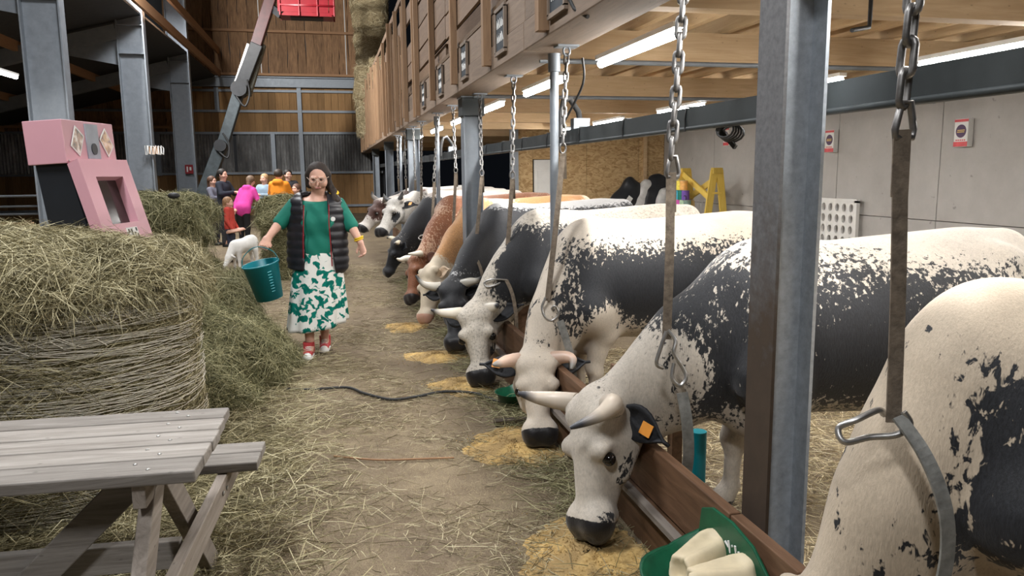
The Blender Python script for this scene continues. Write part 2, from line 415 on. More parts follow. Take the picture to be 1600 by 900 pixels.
# ---- back wall: cladding boards, girts, steel rails, translucent corrugated sheets
YB = 32.4
wall = empty('wall_back', (0, YB, 0), label='timber clad back wall with steel rails and translucent sheets', kind='structure')
def wavy_plank(w, h, amp, n=9):
    b = MB(); pl = [(-w / 2 + random.uniform(-amp, amp), 0, h * i / n) for i in range(n + 1)]
    pr_ = [(w / 2 + random.uniform(-amp, amp), 0, h * i / n) for i in range(n + 1)][::-1]
    return b.prism(pl + pr_, (0, -.03, 0))
ups = [wavy_plank(.30, 3.7, .022).mesh('plank', M['plank_old']) for _ in range(5)]
mids = [wavy_plank(.262, 1.75, .004, 3).mesh('plank', M['plank_new']) for _ in range(3)]
lows = [wavy_plank(.262, 1.72, .004, 3).mesh('plank', M['plank_new']) for _ in range(3)]
x = -5.9
while x < 2.2:
    w = random.uniform(.26, .40); inst(random.choice(ups), 'plank', (x + w / 2, -.02 - random.random() * .03, 5.4), wall, scale=(w / .31, 1, 1)); x += w
x = -13.0
while x < -5.7:
    w = random.uniform(.30, .42); inst(random.choice(ups), 'plank', (x + w / 2, -.02 - random.random() * .03, 3.2), wall, scale=(w / .31, 1, .62)); x += w
x = -5.6
while x < 1.9: inst(random.choice(mids), 'plank', (x, -.02 - random.random() * .012, 3.24), wall); x += .268
x = -13.0
while x < 1.9: inst(random.choice(lows), 'plank', (x, -.02 - random.random() * .012, 0), wall); x += .268
MB().box((-13.2, .01, 0), (2.2, .06, 9.4)).build('backing', M['black'], wall)
for z in (8.6, 7.05, 5.42): MB().box((-5.9, -.24, z), (2.1, -.05, z + .09)).build('girt', M['girt'], wall)
for z in (4.93, 3.4): MB().box((-13.1, -.24, z), (-5.9, -.05, z + .09)).build('girt', M['girt'], wall)
b = MB(); b.box((-5.9, -.30, 4.98), (2.1, -.06, 5.03)); b.box((-5.9, -.17, 5.03), (2.1, -.12, 5.34)); b.box((-5.9, -.30, 5.34), (2.1, -.06, 5.38))
b.build('steel_beam', M['galv'], wall)
for z in (4.80, 4.02, 3.18, 1.62, .28): MB().box((-13.1, -.16, z), (2.1, -.05, z + .09)).build('steel_rail', M['galv'], wall)
for x, z0, z1 in ((-1.07, 0, 5.0), (-4.15, 4.05, 4.95), (-2.15, 1.6, 3.2), (-6.4, 1.6, 3.2), (-9.2, 1.6, 3.2)):
    MB().box((x - .08, -.2, z0), (x + .08, -.06, z1)).build('steel_post', M['galv'], wall)
MB().box((1.72, -.5, 0), (1.92, -.25, 5.2)).build('steel_post', M['galv'], wall)
for x in (-2.45, -1.2 + 2.0, 1.25): MB().box((x, -.09, 5.4), (x + .03, -.06, 8.7)).build('cable', M['white'], wall)
t = NT('translucent_sheet'); v = t.coord((3.5, 1, .8)); n = t.noise(v, 1.6, 4, .7)
M['sheet'] = t.base(t.ramp(n, [(.3, (.10, .10, .10)), (.55, (.19, .19, .187)), (.75, (.36, .36, .355))]), .2, .1, .6)  # the pale streaks put highlights on the sheets into their colour
xs = [-13.0, -9.2, -6.4, -3.6, -1.07, 1.72]
for i in range(5):
    x0, x1 = xs[i] + .06, xs[i + 1] - .06; n = int((x1 - x0) / .02); b = MB()
    pts = [(x0 + (x1 - x0) * k / n, -.05 + .035 * math.sin(k * .02 * 2 * math.pi / .11)) for k in range(n + 1)]
    vs = [(p[0], YB + p[1], z) for p in pts for z in (1.68, 3.22)]
    b.add(vs, [(2 * k, 2 * k + 2, 2 * k + 3, 2 * k + 1) for k in range(n)], True)
    o = b.build('window_%d' % (i + 1), M['sheet']); tag(o, 'corrugated translucent wall sheet, number %s from the left of the back wall' % ['one', 'two', 'three', 'four', 'five'][i], kind='structure')

# ---- left row of portal columns, lean-to rafters and roof
for k, (y, lab) in enumerate(((14.3, 'nearest galvanised portal column, behind the pink photo kiosk'), (20.3, 'second galvanised portal column, behind the hay bale'), (26.3, 'farthest galvanised portal column, beside the boom lift'))):
    o = empty('column', (-4.42, y, 0), label=lab, kind='structure', group='portal columns on the left')
    MB().box((-.30, -.13, 0), (-.275, .13, 9)).build('flange', M['galv'], o)
    MB().box((.275, -.13, 0), (.30, .13, 9)).build('flange', M['galv'], o)
    MB().box((-.275, -.008, 0), (.275, .008, 9)).build('web', M['galv'], o)
    b = MB(); [b.box((-.275, -.13, z), (.275, .13, z + .02)) for z in (4.45, 5.1)]; b.build('stiffener', M['galv'], o)
    MB().bar((-.3, 0, 4.95), (-9.5, 0, 2.55), .22, .34).build('rafter', M['galv'], o)
    MB().prism([(-.3, -.02, 4.2), (-.3, -.02, 4.95), (-1.7, -.02, 4.45)], (0, .04, 0)).build('haunch', M['galv'], o)
o = empty('sign_board', (-4.42 + .26, 20.15, 2.22), rz=0, label='small lettered board on the second portal column', cat='sign')
o.scale = (.62, .62, .62); b = MB(); b.box((-.08, -.04, -.15), (.32, 0, .15)); b.build('board', M['girt'], o)
b = MB()
for i, gx in enumerate((-.18, -.06, .06, .20, .30, .40)):
    b.tube([(gx, -.06, -.17 + .05 * (i % 2)), (gx, -.06, .17), (gx + .08, -.06, .17 - .02 * i), (gx + .07, -.06, -.18)], .018, 6, closed=True)
b.build('letter', M['white'], o)
o = empty('fire_notice', (-4.42 + .10, 26.15, 1.80), label='red fire extinguisher notice on the farthest portal column', cat='sign'); o.scale = (.7, 1, .7)
MB().box((-.17, -.02, -.2), (.17, 0, .2)).build('plate', M['red'], o)
b = MB(); b.box((-.10, -.03, -.12), (-.04, -.02, .12)); b.box((.02, -.03, -.05), (.1, -.02, .1)); b.build('symbol', M['white'], o)
o = empty('roof', (0, 0, 0), label='dark lean-to roof and high hall roof', kind='structure')
MB().prism([(-4.17, -3, 5.35), (-16, -3, 2.35), (-16, -3, 2.4), (-4.17, -3, 5.4)], (0, 35.6, 0)).build('lean_to_sheet', plain('dark_roof_sheet', (.045, .048, .052), .7), o)
MB().box((-6, -3.2, 9.3), (8, 33, 9.4)).build('hall_sheet', M['deck'], o)
for xx, zz in ((-6.9, 4.55), (-9.3, 3.95), (-11.7, 3.35)): MB().box((xx, -2, zz - .1), (xx + .1, 32.3, zz + .14)).build('purlin', M['girt'], o)
for xx, zz in ((-4.02, 6.2), (-4.02, 5.35)): MB().box((xx, 8, zz), (xx + .08, 32.2, zz + .24)).build('purlin', M['girt'], o)
MB().tube([(-4.8, 17.3, 6.6), (-4.3, 20.1, 5.4)], .09, 12).build('brace_tube', M['galv'], o)
MB().tube([(-5.6, 14.8, 4.2), (-9, 20, 3.8)], .07, 12).build('brace_tube', M['galv'], o)

# ---- stall side: concrete wall, strand-board wall, door
wr = empty('wall_right', (7.2, 0, 0), label='cast concrete panel wall behind the stalls', kind='structure')
ys = [0, 2.3, 4.2, 6.1, 8.0, 9.95, 11.8, 13.7, 16.0]
for i in range(8):
    for z0, z1 in ((0, .98), (.985, 3.0)): MB().box((0, ys[i] + .006, z0), (.2, ys[i + 1] - .006, z1 - .005)).build('panel', M['concrete'], wr)
wo = empty('wall_far', (0, 16.0, 0), label='strand board partition wall at the end of the stalls', kind='structure')
for x0, x1 in ((3.87, 4.2), (4.64, 5.4), (5.4, 6.6), (6.6, 7.2)): MB().box((x0 + .004, 0, 0), (x1 - .004, .02, 3.0)).build('panel', M['osb'], wo)
MB().box((4.2, 0, 1.88), (4.64, .02, 3.0)).build('panel', M['osb'], wo)
MB().box((6.7, -.05, 0), (6.78, 0, 3)).build('stud', M['glulam_x'], wo)
MB().box((3.72, -.08, 0), (3.87, .1, 2.6)).build('steel_post', M['galv'], wo)
dr = empty('door_1', (4.42, 15.99, 0), label='narrow white panelled door in the strand board wall', kind='structure')
MB().box((-.2, -.03, .02), (.2, .02, 1.87)).build('leaf', M['white'], dr, .004)
for z in (.25, 1.0): MB().box((-.13, -.045, z), (.13, -.03, z + .65)).build('raised_panel', M['white'], dr, .01)

# ---- loft over the stalls: beams, joists, deck
ce = empty('ceiling', (0, 0, 0), label='loft floor of pale timber beams and joists over the stalls', kind='structure')
MB().box((1.3, -1, 2.86), (7.4, 33, 2.9)).build('deck', M['deck'], ce)
for y in (3.75, 5.65, 8.3, 10.5, 12.6, 14.6, 17.5, 21, 25, 29): MB().box((1.55, y - .06, 2.43), (7.2, y + .06, 2.66)).build('beam', M['glulam_x'], ce)
jm = MB().box((-.03, 0, 0), (.03, 33, .19)).mesh('joist', wood('pale_joist', (.46, .31, .17), (.62, .46, .27), 1))
for i in range(15): inst(jm, 'joist', (1.9 + i * .37, -.5, 2.665), ce)
MB().tube([(1.5, 5.5, 2.415), (7.2, 5.5, 2.415)], .018, 8).build('conduit', M['galv'], ce)
MB().tube([(1.5, 8.15, 2.415), (7.2, 8.15, 2.415)], .02, 8).build('conduit', M['galv'], ce)
for (x, y) in ((2.75, 3.6), (5.2, 5.5)):
    MB().tube([(x, y, 2.6), (x, y, 2.38), (x - .04, y - .05, 2.34), (x - .22, y - .16, 2.30)], .011, 6).build('cable', M['rubber'], ce)

MB().box((2.75, -.5, 2.9), (2.79, 25, 4.6)).build('inner_boarding', M['slaty'], ce)
lf = empty('loft_front', (0, 0, 0), label='slatted timber front of the hay loft above the cows', kind='structure')
for i in range(6):
    y0 = -.5 + i * 5.6; y1 = y0 + 5.59
    MB().box((1.28, y0, 2.42), (1.60, y1, 2.60)).build('edge_beam', M['glulam_y'], lf, .006)
    MB().box((1.29, y0, 2.605), (1.58, y1, 2.84)).build('edge_beam', M['glulam_y'], lf, .004)
for i in range(11):
    y0 = -.4 + i * 3.0
    for z0, z1, sk in ((3.06, 3.30, ()), (3.31, 3.60, ()), (3.62, 3.9, (1, 4)), (3.95, 4.2, (2,)), (4.5, 4.62, ())):
        if i in sk: continue
        MB().bar((1.30, y0, (z0 + z1) / 2 + random.uniform(-.01, .01)), (1.30, y0 + 2.97, (z0 + z1) / 2 + random.uniform(-.015, .015)), .03, z1 - z0 - .006).build('board', M['slaty'], lf)
for y0, y1 in ((-.4, 6.7), (8.9, 9.9), (12, 32)): MB().box((1.33, y0, 2.84), (1.36, y1, 3.06)).build('board', M['slaty'], lf)
k = 0; y = 2.86
while y < 32:
    w = .085 if y < 9 else .09; h = 2.02 + random.uniform(-.1, .2)
    zz = 2.47 + random.uniform(-.05, .03)
    MB().box((1.215, y - w / 2, zz), (1.278, y + w / 2, zz + h)).build('slat', M['slat'], lf)
    if y > 9.5: MB().box((1.235, y + .45, 2.42 + random.random() * .2), (1.27, y + .53, 3.9 + random.random() * .7)).build('slat', M['slat'], lf)
    if y > 12: MB().box((1.24, y + 1.0, 2.4 + random.random() * .2), (1.27, y + 1.1, 3.9 + random.random() * .6)).build('slat', M['slat'], lf)
    y += 1.66
MB().tube([(1.26, 3.98, 3.2), (1.25, 4.02, 2.8), (1.27, 4.15, 2.6), (1.28, 4.0, 2.47), (1.32, 3.9, 2.41)], .012, 6).build('cable', M['rubber'], lf)

# ---- steel posts of the aisle side
for k, (y, lab) in enumerate(((2.3, 'nearest steel stall column, rusty on its aisle side'), (8.3, 'second steel stall column from the front'), (14.3, 'third steel stall column from the front'),
                              (20.3, 'fourth steel stall column from the front'), (26.3, 'fifth and farthest steel stall column'))):
    wd = .078 if k == 0 else .10
    o = empty('column', (1.4 + wd, y, 0), label=lab, kind='structure', group='steel columns along the stalls')
    near = k == 0
    MB().box((-wd, -wd, 0), (-wd + .012, wd, 2.42)).build('flange', M['galv_rust'] if near else M['galv'], o)
    MB().box((wd - .012, -wd, 0), (wd, wd, 2.42)).build('flange', M['galv_near'] if near else M['galv'], o)
    MB().box((-wd + .012, -.004, 0), (wd - .012, .004, 2.42)).build('web', M['galv_near'] if near else M['galv'], o)
    MB().box((-.13, -.14, 2.405), (.13, .14, 2.42)).build('head_plate', M['galv'], o)
    if not near: MB().box((-.12, -.13, 2.22), (.12, .13, 2.40)).build('collar_plate', M['pipe'], o)
for y, lab in ((5.2, 'galvanised pipe post between the first and second stall columns'), (11.2, 'galvanised pipe post between the second and third stall columns'), (17.2, 'galvanised pipe post beyond the third stall column')):
    o = empty('pipe_post', (1.52, y, 0), label=lab, cat='post')
    MB().cyl((0, 0, 0), (0, 0, 2.42), .03).build('pipe', M['galv'], o)
    MB().cyl((0, 0, 2.3), (0, 0, 2.42), .042).build('sleeve', M['galv'], o)
    MB().tube([(.05, .03, 1.86), (.06, .05, 2.0), (.10, .1, 2.12), (.16, .16, 2.14), (.24, .2, 2.05), (.26, .2, 1.93)], .022, 8).build('hose', M['rubber'], o)
    MB().box((.18, .12, 1.9), (.3, .2, 2.0)).build('valve_block', M['galv'], o)
o = empty('milk_line', (1.70, 0, 1.865), label='long dark steel channel running along the stalls behind the columns', cat='channel')
b = MB(); b.box((-.06, .8, -.05), (-.05, 27, .05)); b.box((-.05, .8, .04), (.02, 27, .05)); b.box((-.05, .8, -.05), (.02, 27, -.04))
b.build('channel', M['pipe'], o)
MB().tube([(-.055, .8, -.045), (-.055, 27, -.045)], .012, 8).build('air_pipe', M['pipe'], o)
for y in np.arange(2.6, 16, .8): MB().tube([(-.066, y, -.056), (-.064, y + .01, 0), (-.062, y, .055), (0, y, .055)], .004, 5).build('cable_tie', M['rubber'], o)
b = MB()
for j in range(5): b.tube([(-.05 + .02 * j, 3.05 + .02 * j + (.075 + .006 * j) * math.cos(a), -.065 - .035 * math.sin(a) - .004 * j) for a in np.linspace(0, 6.283, 14)[:-1]], .005, 5, closed=True)
b.build('cable_coil', M['rubber'], o)
b = MB(); b.bar((.0, 3.2, -.05), (.03, 3.1, -.14), .015, .02); b.build('bracket', M['rubber'], o)

# ---- strip lamps: a housing, a glowing tube, and the light the tube gives
t = NT('glowing_tube'); t.b.inputs['Emission Color'].default_value = (1, .97, .93, 1); t.b.inputs['Emission Strength'].default_value = 45; M['tube'] = t.m
def strip(x, y, lab, z=2.395, L=1.25, w=1.0, grp='strip lamps under the loft'):
    o = empty('strip_lamp', (x, y, z), label=lab, cat='lamp', group=grp)
    MB().box((-.035, -L / 2, -.015), (.035, L / 2, .015)).build('housing', M['white'], o)
    MB().tube([(0, -L / 2 + .02, -.042), (0, L / 2 - .02, -.042)], .026, 10).build('tube', M['tube'], o)
    area('tube_light', (x, y, z - .075), .07, L, TUBE_W * w, (1, .975, .94))
for y, n in ((2.4, 'column by the bottom edge'), (4.55, 'first and nearest in view'), (6.65, 'second'), (8.9, 'third'), (11.2, 'fourth'), (13.6, 'fifth'), (16.5, 'sixth')):
    strip(1.84, y, 'strip lamp beside the loft edge beam, %s along the row' % n)
for y, n in ((2.2, 'first of the middle row, outside the picture'), (4.25, 'nearest in view of the middle row, at the right edge'), (6.35, 'second in the middle row, beside the front column'), (8.8, 'third of the middle row'), (11.3, 'fourth of the middle row'), (13.8, 'farthest of the middle row')):
    strip(4.15, y, 'strip lamp over the stalls, %s' % n)
strip(-4.52, 12.6, 'strip lamp under the dark lean-to roof on the left', 3.14, 1.3, .6, 'lamp under the lean-to')

# ---- feed kerb
kb = empty('feed_kerb', (1.3, 0, 0), label='stained brown board kerb between the aisle and the cows', kind='structure')
for y0, y1 in ((1.88, 2.28), (2.29, 5.2), (5.22, 8.15), (8.45, 11.2), (11.22, 14.2), (14.4, 17.3)):
    MB().box((-.0, y0, .21), (.045, y1, .445)).build('board', M['trough'], kb, .004)
    MB().box((-.03, y0, 0), (.045, y1, .20)).build('board', M['trough'], kb, .004)
    MB().bar((-.045, y0, .205), (-.045, y1, .205), .04, .025).build('ledge', M['table_y'], kb)
for y in (3.72, 5.95, 7.2):
    o = empty('stall_divider', (1.62, y, 0), label='low dark board standing across the kerb, %s' % {3.72: 'behind the large spotted head in front', 5.95: 'beside the third grazing cow', 7.2: 'beside the black cow'}[y], cat='board', group='boards across the kerb')
    MB().box((-.22, -.02, .3), (.16, .02, .62)).build('board', M['trough'], o, .004)
    MB().box((.12, -.03, 0), (.18, .03, .68)).build('stake', M['trough'], o)

# ================================================================== COWS
def unit(v): v = np.asarray(v, float); return v / np.linalg.norm(v)
def cow(root, label, poll, muz, fwd, light, dark, blobs, h=.018, nose=(.012, .011, .012), rz=0, horns=None, ears=None, spk=1.0, grey=0, size=1.0,
        earcol=None, tagged=(), hornc=((.62, .55, .42), (.03, .03, .035)), fine=1.4, headscale=1.0, legs=True):
    """root: ground point below the withers. poll/muz: world points of the head; fwd: direction the forehead faces."""
    o = empty('cow', (root[0], root[1], 0), rz, label, 'cow', 'dairy cows feeding along the kerb')
    c, s = math.cos(-rz), math.sin(-rz)
    Rz = np.array([[c, -s, 0], [s, c, 0], [0, 0, 1]])
    W2L = lambda p: Rz @ (np.asarray(p, float) - np.array([root[0], root[1], 0]))
    pl, mz = W2L(poll), W2L(muz); u = unit(mz - pl); v = Rz @ np.asarray(fwd, float); v = unit(v - u * (v @ u)); w = np.cross(u, v)
    if w[1] > 0: w = -w      # w: towards the camera side of the head
    Lh = np.linalg.norm(mz - pl); q = Lh / .52 * headscale
    H = lambda a, b, d: pl + u * a * Lh / .52 + v * b * q + w * d * q
    B = SDF(.07); sq = squash(np.eye(3), (1, .80, 1)); sqb = squash(np.eye(3), (1, .88, 1))
    B.cone((.18, 0, .90), (1.05, 0, .905), .37, .43, sqb)
    B.cone((.05, 0, 1.16), (1.30, 0, 1.21), .115, .13)
    B.cone((-.02, 0, 1.13), (.2, 0, 1.1), .15, .2, sq)
    for sd in (-1, 1):
        B.cone((.02, sd * .13, 1.10), (-.04, sd * .20, .76), .115, .15, k=.06)      # shoulder blade
        B.cone((-.04, sd * .20, .76), (.06, sd * .17, .60), .12, .095)
        B.cone((1.12, sd * .20, 1.20), (1.20, sd * .16, 1.08), .075, .12)
        B.cone((1.28, sd * .15, 1.05), (1.50, sd * .09, 1.12), .17, .09)
        B.cone((1.33, sd * .18, .98), (1.24, sd * .20, .70), .19, .12)
        if legs:
            B.cone((.06, sd * .16, .62), (.0, sd * .15, .36), .085, .052, k=.03)
            B.cone((.0, sd * .15, .36), (.01, sd * .15, .33), .058, k=.02)
            B.cone((.01, sd * .15, .33), (.0, sd * .15, .13), .043, .037, k=.02)
            B.cone((.0, sd * .15, .12), (-.05, sd * .15, .05), .045, .058, k=.02)
            B.cone((1.25, sd * .18, .68), (1.50, sd * .16, .46), .10, .052, k=.03)
            B.cone((1.50, sd * .16, .46), (1.46, sd * .15, .14), .046, .04, k=.02)
            B.cone((1.46, sd * .15, .12), (1.41, sd * .15, .05), .045, .058, k=.02)
    B.cone((-.15, 0, .68), (.02, 0, .56), .15, .15, sq)                              # brisket
    B.cone((.9, 0, .62), (1.22, 0, .60), .10, .15)                                  # udder
    B.cone((1.56, 0, 1.16), (1.60, 0, .55), .035, .03)                              # tail
    # neck: crest and throat lines down to the head
    n0 = np.array([.02, 0, 1.16]); n1 = H(.0, -.06, 0); mid = n0 * .5 + n1 * .5 + np.array([.0, 0, .045])
    t0 = np.array([-.12, 0, .86]); t1 = H(.14, -.19, 0); tm = (t0 + t1) / 2
    dn = unit(n1 - n0); sn = unit(np.cross(dn, np.cross((0, 1, 0), dn))) if abs(dn[1]) > .05 else np.array([0, 1, 0])
    if abs(sn[1]) < .5: sn = np.array([0, 1, 0])
    sn = unit(np.array([sn[0], sn[1], 0])); up = np.array([0, 0, 1.]); sx = np.cross(sn, up)
    sqn = squash((sn, sx, up), (.82, 1, 1))
    B.cone(n0, mid, .15, .115, sqn, k=.08); B.cone(mid, n1, .115, .09, sqn, k=.06)
    B.cone(t0, tm, .17, .12, sqn, k=.10); B.cone(tm, t1, .12, .075, sqn, k=.07)
    m2 = (mid + tm) / 2; B.cone((n0 + t0) / 2 + np.array([.02, 0, 0]), m2, .23, .165, sqn, k=.1); B.cone(m2, H(.06, -.13, 0), .165, .10, sqn, k=.07)
    dw = squash((sn, sx, up), (.42, 1, 1)); B.cone(t0 + np.array([-.04, 0, -.10]), tm + np.array([.04, 0, -.09]), .12, .05, dw, k=.06)   # dewlap
    # head
    fr = squash((u, v, w), (1, .72, 1)); fl_ = squash((u, v, w), (1, 1, .82))
    B.cone(H(.02, -.05, 0), H(.14, -.055, 0), .098 * q, .100 * q, None, k=.035)
    B.cone(H(.05, .0, -.055), H(.05, .0, .055), .052 * q, k=.03)
    B.cone(H(.17, -.035, 0), H(.42, -.045, 0), .086 * q, .062 * q, fl_, k=.04)
    B.cone(H(.16, -.14, 0), H(.40, -.085, 0), .062 * q, .044 * q, fl_, k=.045)
    for sd in (-1, 1):
        B.cone(H(.13, -.115, .05 * sd), H(.25, -.11, .042 * sd), .066 * q, .045 * q, k=.035)
        B.ball(H(.175, .008, .080 * sd), .036 * q, k=.035)
        B.cone(H(.01, -.01, .06 * sd), H(.005, -.005, .11 * sd), .038 * q, k=.02)
        B.cone(H(.46, -.02, .038 * sd), H(.485, -.035, .036 * sd), .046 * q, k=.03)
    B.cone(H(.44, -.04, -.03), H(.44, -.04, .03), .060 * q, k=.04)
    B.cone(H(.43, -.095, -.02), H(.43, -.095, .02), .036 * q, k=.02)
    for sd in (-1, 1):
        B.ball(H(.525, .008, .046 * sd), .016 * q, k=.012, sub=True)
        B.ball(H(.205, -.012, .112 * sd), .026 * q, k=.02, sub=True)
    B.cone(H(.47, -.088, -.09), H(.40, -.078, -.10), .006 * q, k=.006, sub=True); B.cone(H(.47, -.088, .09), H(.40, -.078, .10), .006 * q, k=.006, sub=True)
    pts = np.array([pl, mz, H(.52, -.1, 0), [0, 0, 0], [1.65, 0, 1.4], [-.3, 0, 1.3]])
    lo = pts.min(0) - .2; hi = pts.max(0) + .12; lo[1] = min(lo[1], -.5); hi[1] = max(hi[1], .5); lo[2] = -.02
    hv, F = surface(B, lo, hi, h)
    P = hv.astype(float); d = np.full(len(P), -1.0)
    for bl_ in blobs:
        sg, ce_, rr = bl_[:3]
        if len(ce_) == 4: cc = H(*ce_[1:]); e = (P - cc) @ np.array([u, v, w]).T / np.array(rr)
        else: e = (P - np.array(ce_)) / np.array(rr)
        f = 1 - np.sqrt((e * e).sum(1))
        if sg == 0:
            wq = np.clip(f * 2.5, 0, 1); d = d * (1 - wq) + bl_[3] * wq; continue
        d = np.maximum(d, f) if sg > 0 else np.minimum(d, -f)
    hu = (P - pl) @ u; hv_ = (P - pl) @ v
    ns = np.where((hu > .36 * Lh), (hu - .435 * Lh / .52) / .05, -1).clip(-1, 1)
    near_head = np.linalg.norm(P - (pl + mz) / 2, axis=1) < .55
    ns = np.where(near_head, ns, -1); ns = np.maximum(ns, (.07 - P[:, 2]) / .05 if legs and muz[2] > .3 else np.where(P[:, 0] > -.2, (.07 - P[:, 2]) / .05, -1))
    m = m_coat('coat', light, dark, nose, spk, grey, fine)
    npmesh('body', hv, F, m, o, True, {'coat': np.clip(d, -1, 1), 'nose': ns})
    # eyes, ears, horns
    eye = NT('cow_eye'); em = eye.base((.008, .006, .005), .12, 0, .6)
    for sd in (-1, 1):
        b = MB(); b.ball(H(.205, -.014, .094 * sd), .024 * q, 12, 8); b.build('eye', em, o)
    ec = earcol or dark
    em_ = plain('ear_hair', ec, .7, 0, .3, 60, .3); ei = plain('ear_inner', tuple(min(1, x * .55 + .03) for x in ec), .8)
    e_specs = ears or {}
    for sd in (-1, 1):
        sp = e_specs.get(sd, (.10, -.07, .21)); base = H(.03, -.07, .085 * sd); tip = H(sp[0], sp[1], (.085 + sp[2]) * sd)
        ax = tip - base; L = np.linalg.norm(ax); ax /= L
        face = unit(v - ax * (v @ ax)); sd2 = np.cross(ax, face)
        vs = []; nS = 9; nC = 7
        for i in range(nS):
            tt = i / (nS - 1); wd = .066 * q * (math.sin(math.pi * min(1, tt * 1.02 + .14)) ** .8) * (1 - .25 * tt); wd = max(wd, .002)
            for j in range(nC):
                a = -1 + 2 * j / (nC - 1); cup = .035 * (1 - a * a) * (1 - .6 * tt)
                vs.append(base + ax * L * tt + sd2 * wd * a - face * cup + np.array([0, 0, -.02 * tt * tt]))
        fs = [(i * nC + j, i * nC + j + 1, (i + 1) * nC + j + 1, (i + 1) * nC + j) for i in range(nS - 1) for j in range(nC - 1)]
        b = MB(); b.add(vs, fs, True); eo = b.build('ear', em_, o); md = eo.modifiers.new('thick', 'SOLIDIFY'); md.thickness = .012; md.offset = 0
        if sd in tagged:
            b = MB(); cc = base + ax * L * .55 + face * .012; b.obox(cc, ax * .026, sd2 * .028, face * .003)
            tg = b.build('ear_tag', plain('orange_tag', (.75, .30, .05), .5), eo)
    if horns:
        t = NT('horn'); at = t.t.nodes.new('ShaderNodeAttribute'); at.attribute_name = 'tip'
        hm = t.base(t.ramp(at.outputs['Fac'], [(0, tuple(x * .7 for x in hornc[0])), (.3, hornc[0]), (.62, hornc[0]), (.85, hornc[1])]), .38, 0, .5)
        for sd in (-1, 1):
            if sd not in horns: continue
            cp = [H(.0, -.005, .085 * sd)] + [H(a, b_, c_ * sd) for a, b_, c_ in horns[sd]]
            cp = [np.array(p) for p in cp]; path = []; nn = len(cp)
            for i in range(nn - 1):
                p0, p1, p2, p3 = cp[max(i - 1, 0)], cp[i], cp[i + 1], cp[min(i + 2, nn - 1)]
                for tt in np.linspace(0, 1, 6)[:-1]:
                    path.append(.5 * ((2 * p1) + (-p0 + p2) * tt + (2 * p0 - 5 * p1 + 4 * p2 - p3) * tt ** 2 + (-p0 + 3 * p1 - 3 * p2 + p3) * tt ** 3))
            path.append(cp[-1]); n = len(path); rad = [.037 * q * (1 - (i / (n - 1)) ** 1.7 * .85) for i in range(n)]
            b = MB(); b.tube(path, rad, 12); ho = b.build('horn', hm, o)
            a = ho.data.attributes.new('tip', 'FLOAT', 'POINT'); vals = np.repeat(np.arange(n) / (n - 1), 12)
            vals = np.concatenate([vals, [0] * 12, [1] * 12]); a.data.foreach_set('value', vals.astype(np.float32))
    return o
# blobs: (+1 dark / -1 light, centre, radii) in the cow's frame; centre ('h', u, v, w) sits on the head
HEAD_W = (-1, ('h', .2, -.05, 0), (.42, .3, .26))
cow((1.74, 1.72), 'cream cow with black speckled shoulder, nearest of all, head out of the picture', (1.27, 1.76, .43), (1.14, 1.72, -.05), (-1, -.1, .2), CRM, BLK,
    [(+1, (.10, -.36, .82), (.62, .40, .36)), (+1, (.85, -.3, .85), (.6, .34, .26)), (+1, (-.30, -.26, .72), (.22, .18, .3)), (+1, (-.36, .22, .8), (.3, .10, .3)), (-1, (.2, 0, 1.27), (1.2, .5, .17)), (-1, (-.3, -.03, .95), (.36, .15, .5)), (-1, (.3, -.2, .46), (1.4, .6, .17)), HEAD_W], h=.014, spk=1.25, fine=.85)
cow((1.82, 3.05), 'black and white cow with spotted neck, its head down behind the front steel column', (1.08, 3.12, .61), (.985, 2.96, .065), (-.93, -.36, .10), WHT, BLK,
    [(+1, (.55, 0, .88), (1.05, .7, .36)), (+1, (-.18, 0, .90), (.42, .4, .36)), (+1, (-.36, -.05, .70), (.3, .22, .22)), (+1, (1.4, 0, .9), (.6, .6, .3)),
     (-1, (1.05, 0, 1.40), (1.02, .8, .24)), (-1, (-.22, -.18, 1.02), (.42, .11, .10)), (-1, (.5, 0, .40), (1.6, .8, .17)), (0, (-.44, -.05, .76), (.24, .4, .28), -.16), (0, (-.14, -.1, 1.02), (.30, .35, .20), .24), (0, (-.05, -.1, .78), (.2, .4, .2), .5), (-1, (-.56, -.02, .70), (.16, .24, .26)), HEAD_W, (0, ('h', .30, -.12, .1), (.20, .12, .10), -.05), (0, ('h', .43, -.03, .1), (.06, .08, .07), .0), (0, (.1, -.3, .55), (.5, .4, .12), .0)],
    h=.0125, spk=.9, grey=.15, headscale=1.16, horns={1: [(.0, .05, .165), (.05, .12, .175), (.10, .19, .13)], -1: [(-.005, .03, .16), (-.01, .09, .21), (-.02, .15, .23)]},
    ears={1: (.12, -.14, .15), -1: (.0, -.10, .15)}, tagged=(1,), hornc=((.50, .43, .35), (.04, .042, .05)))
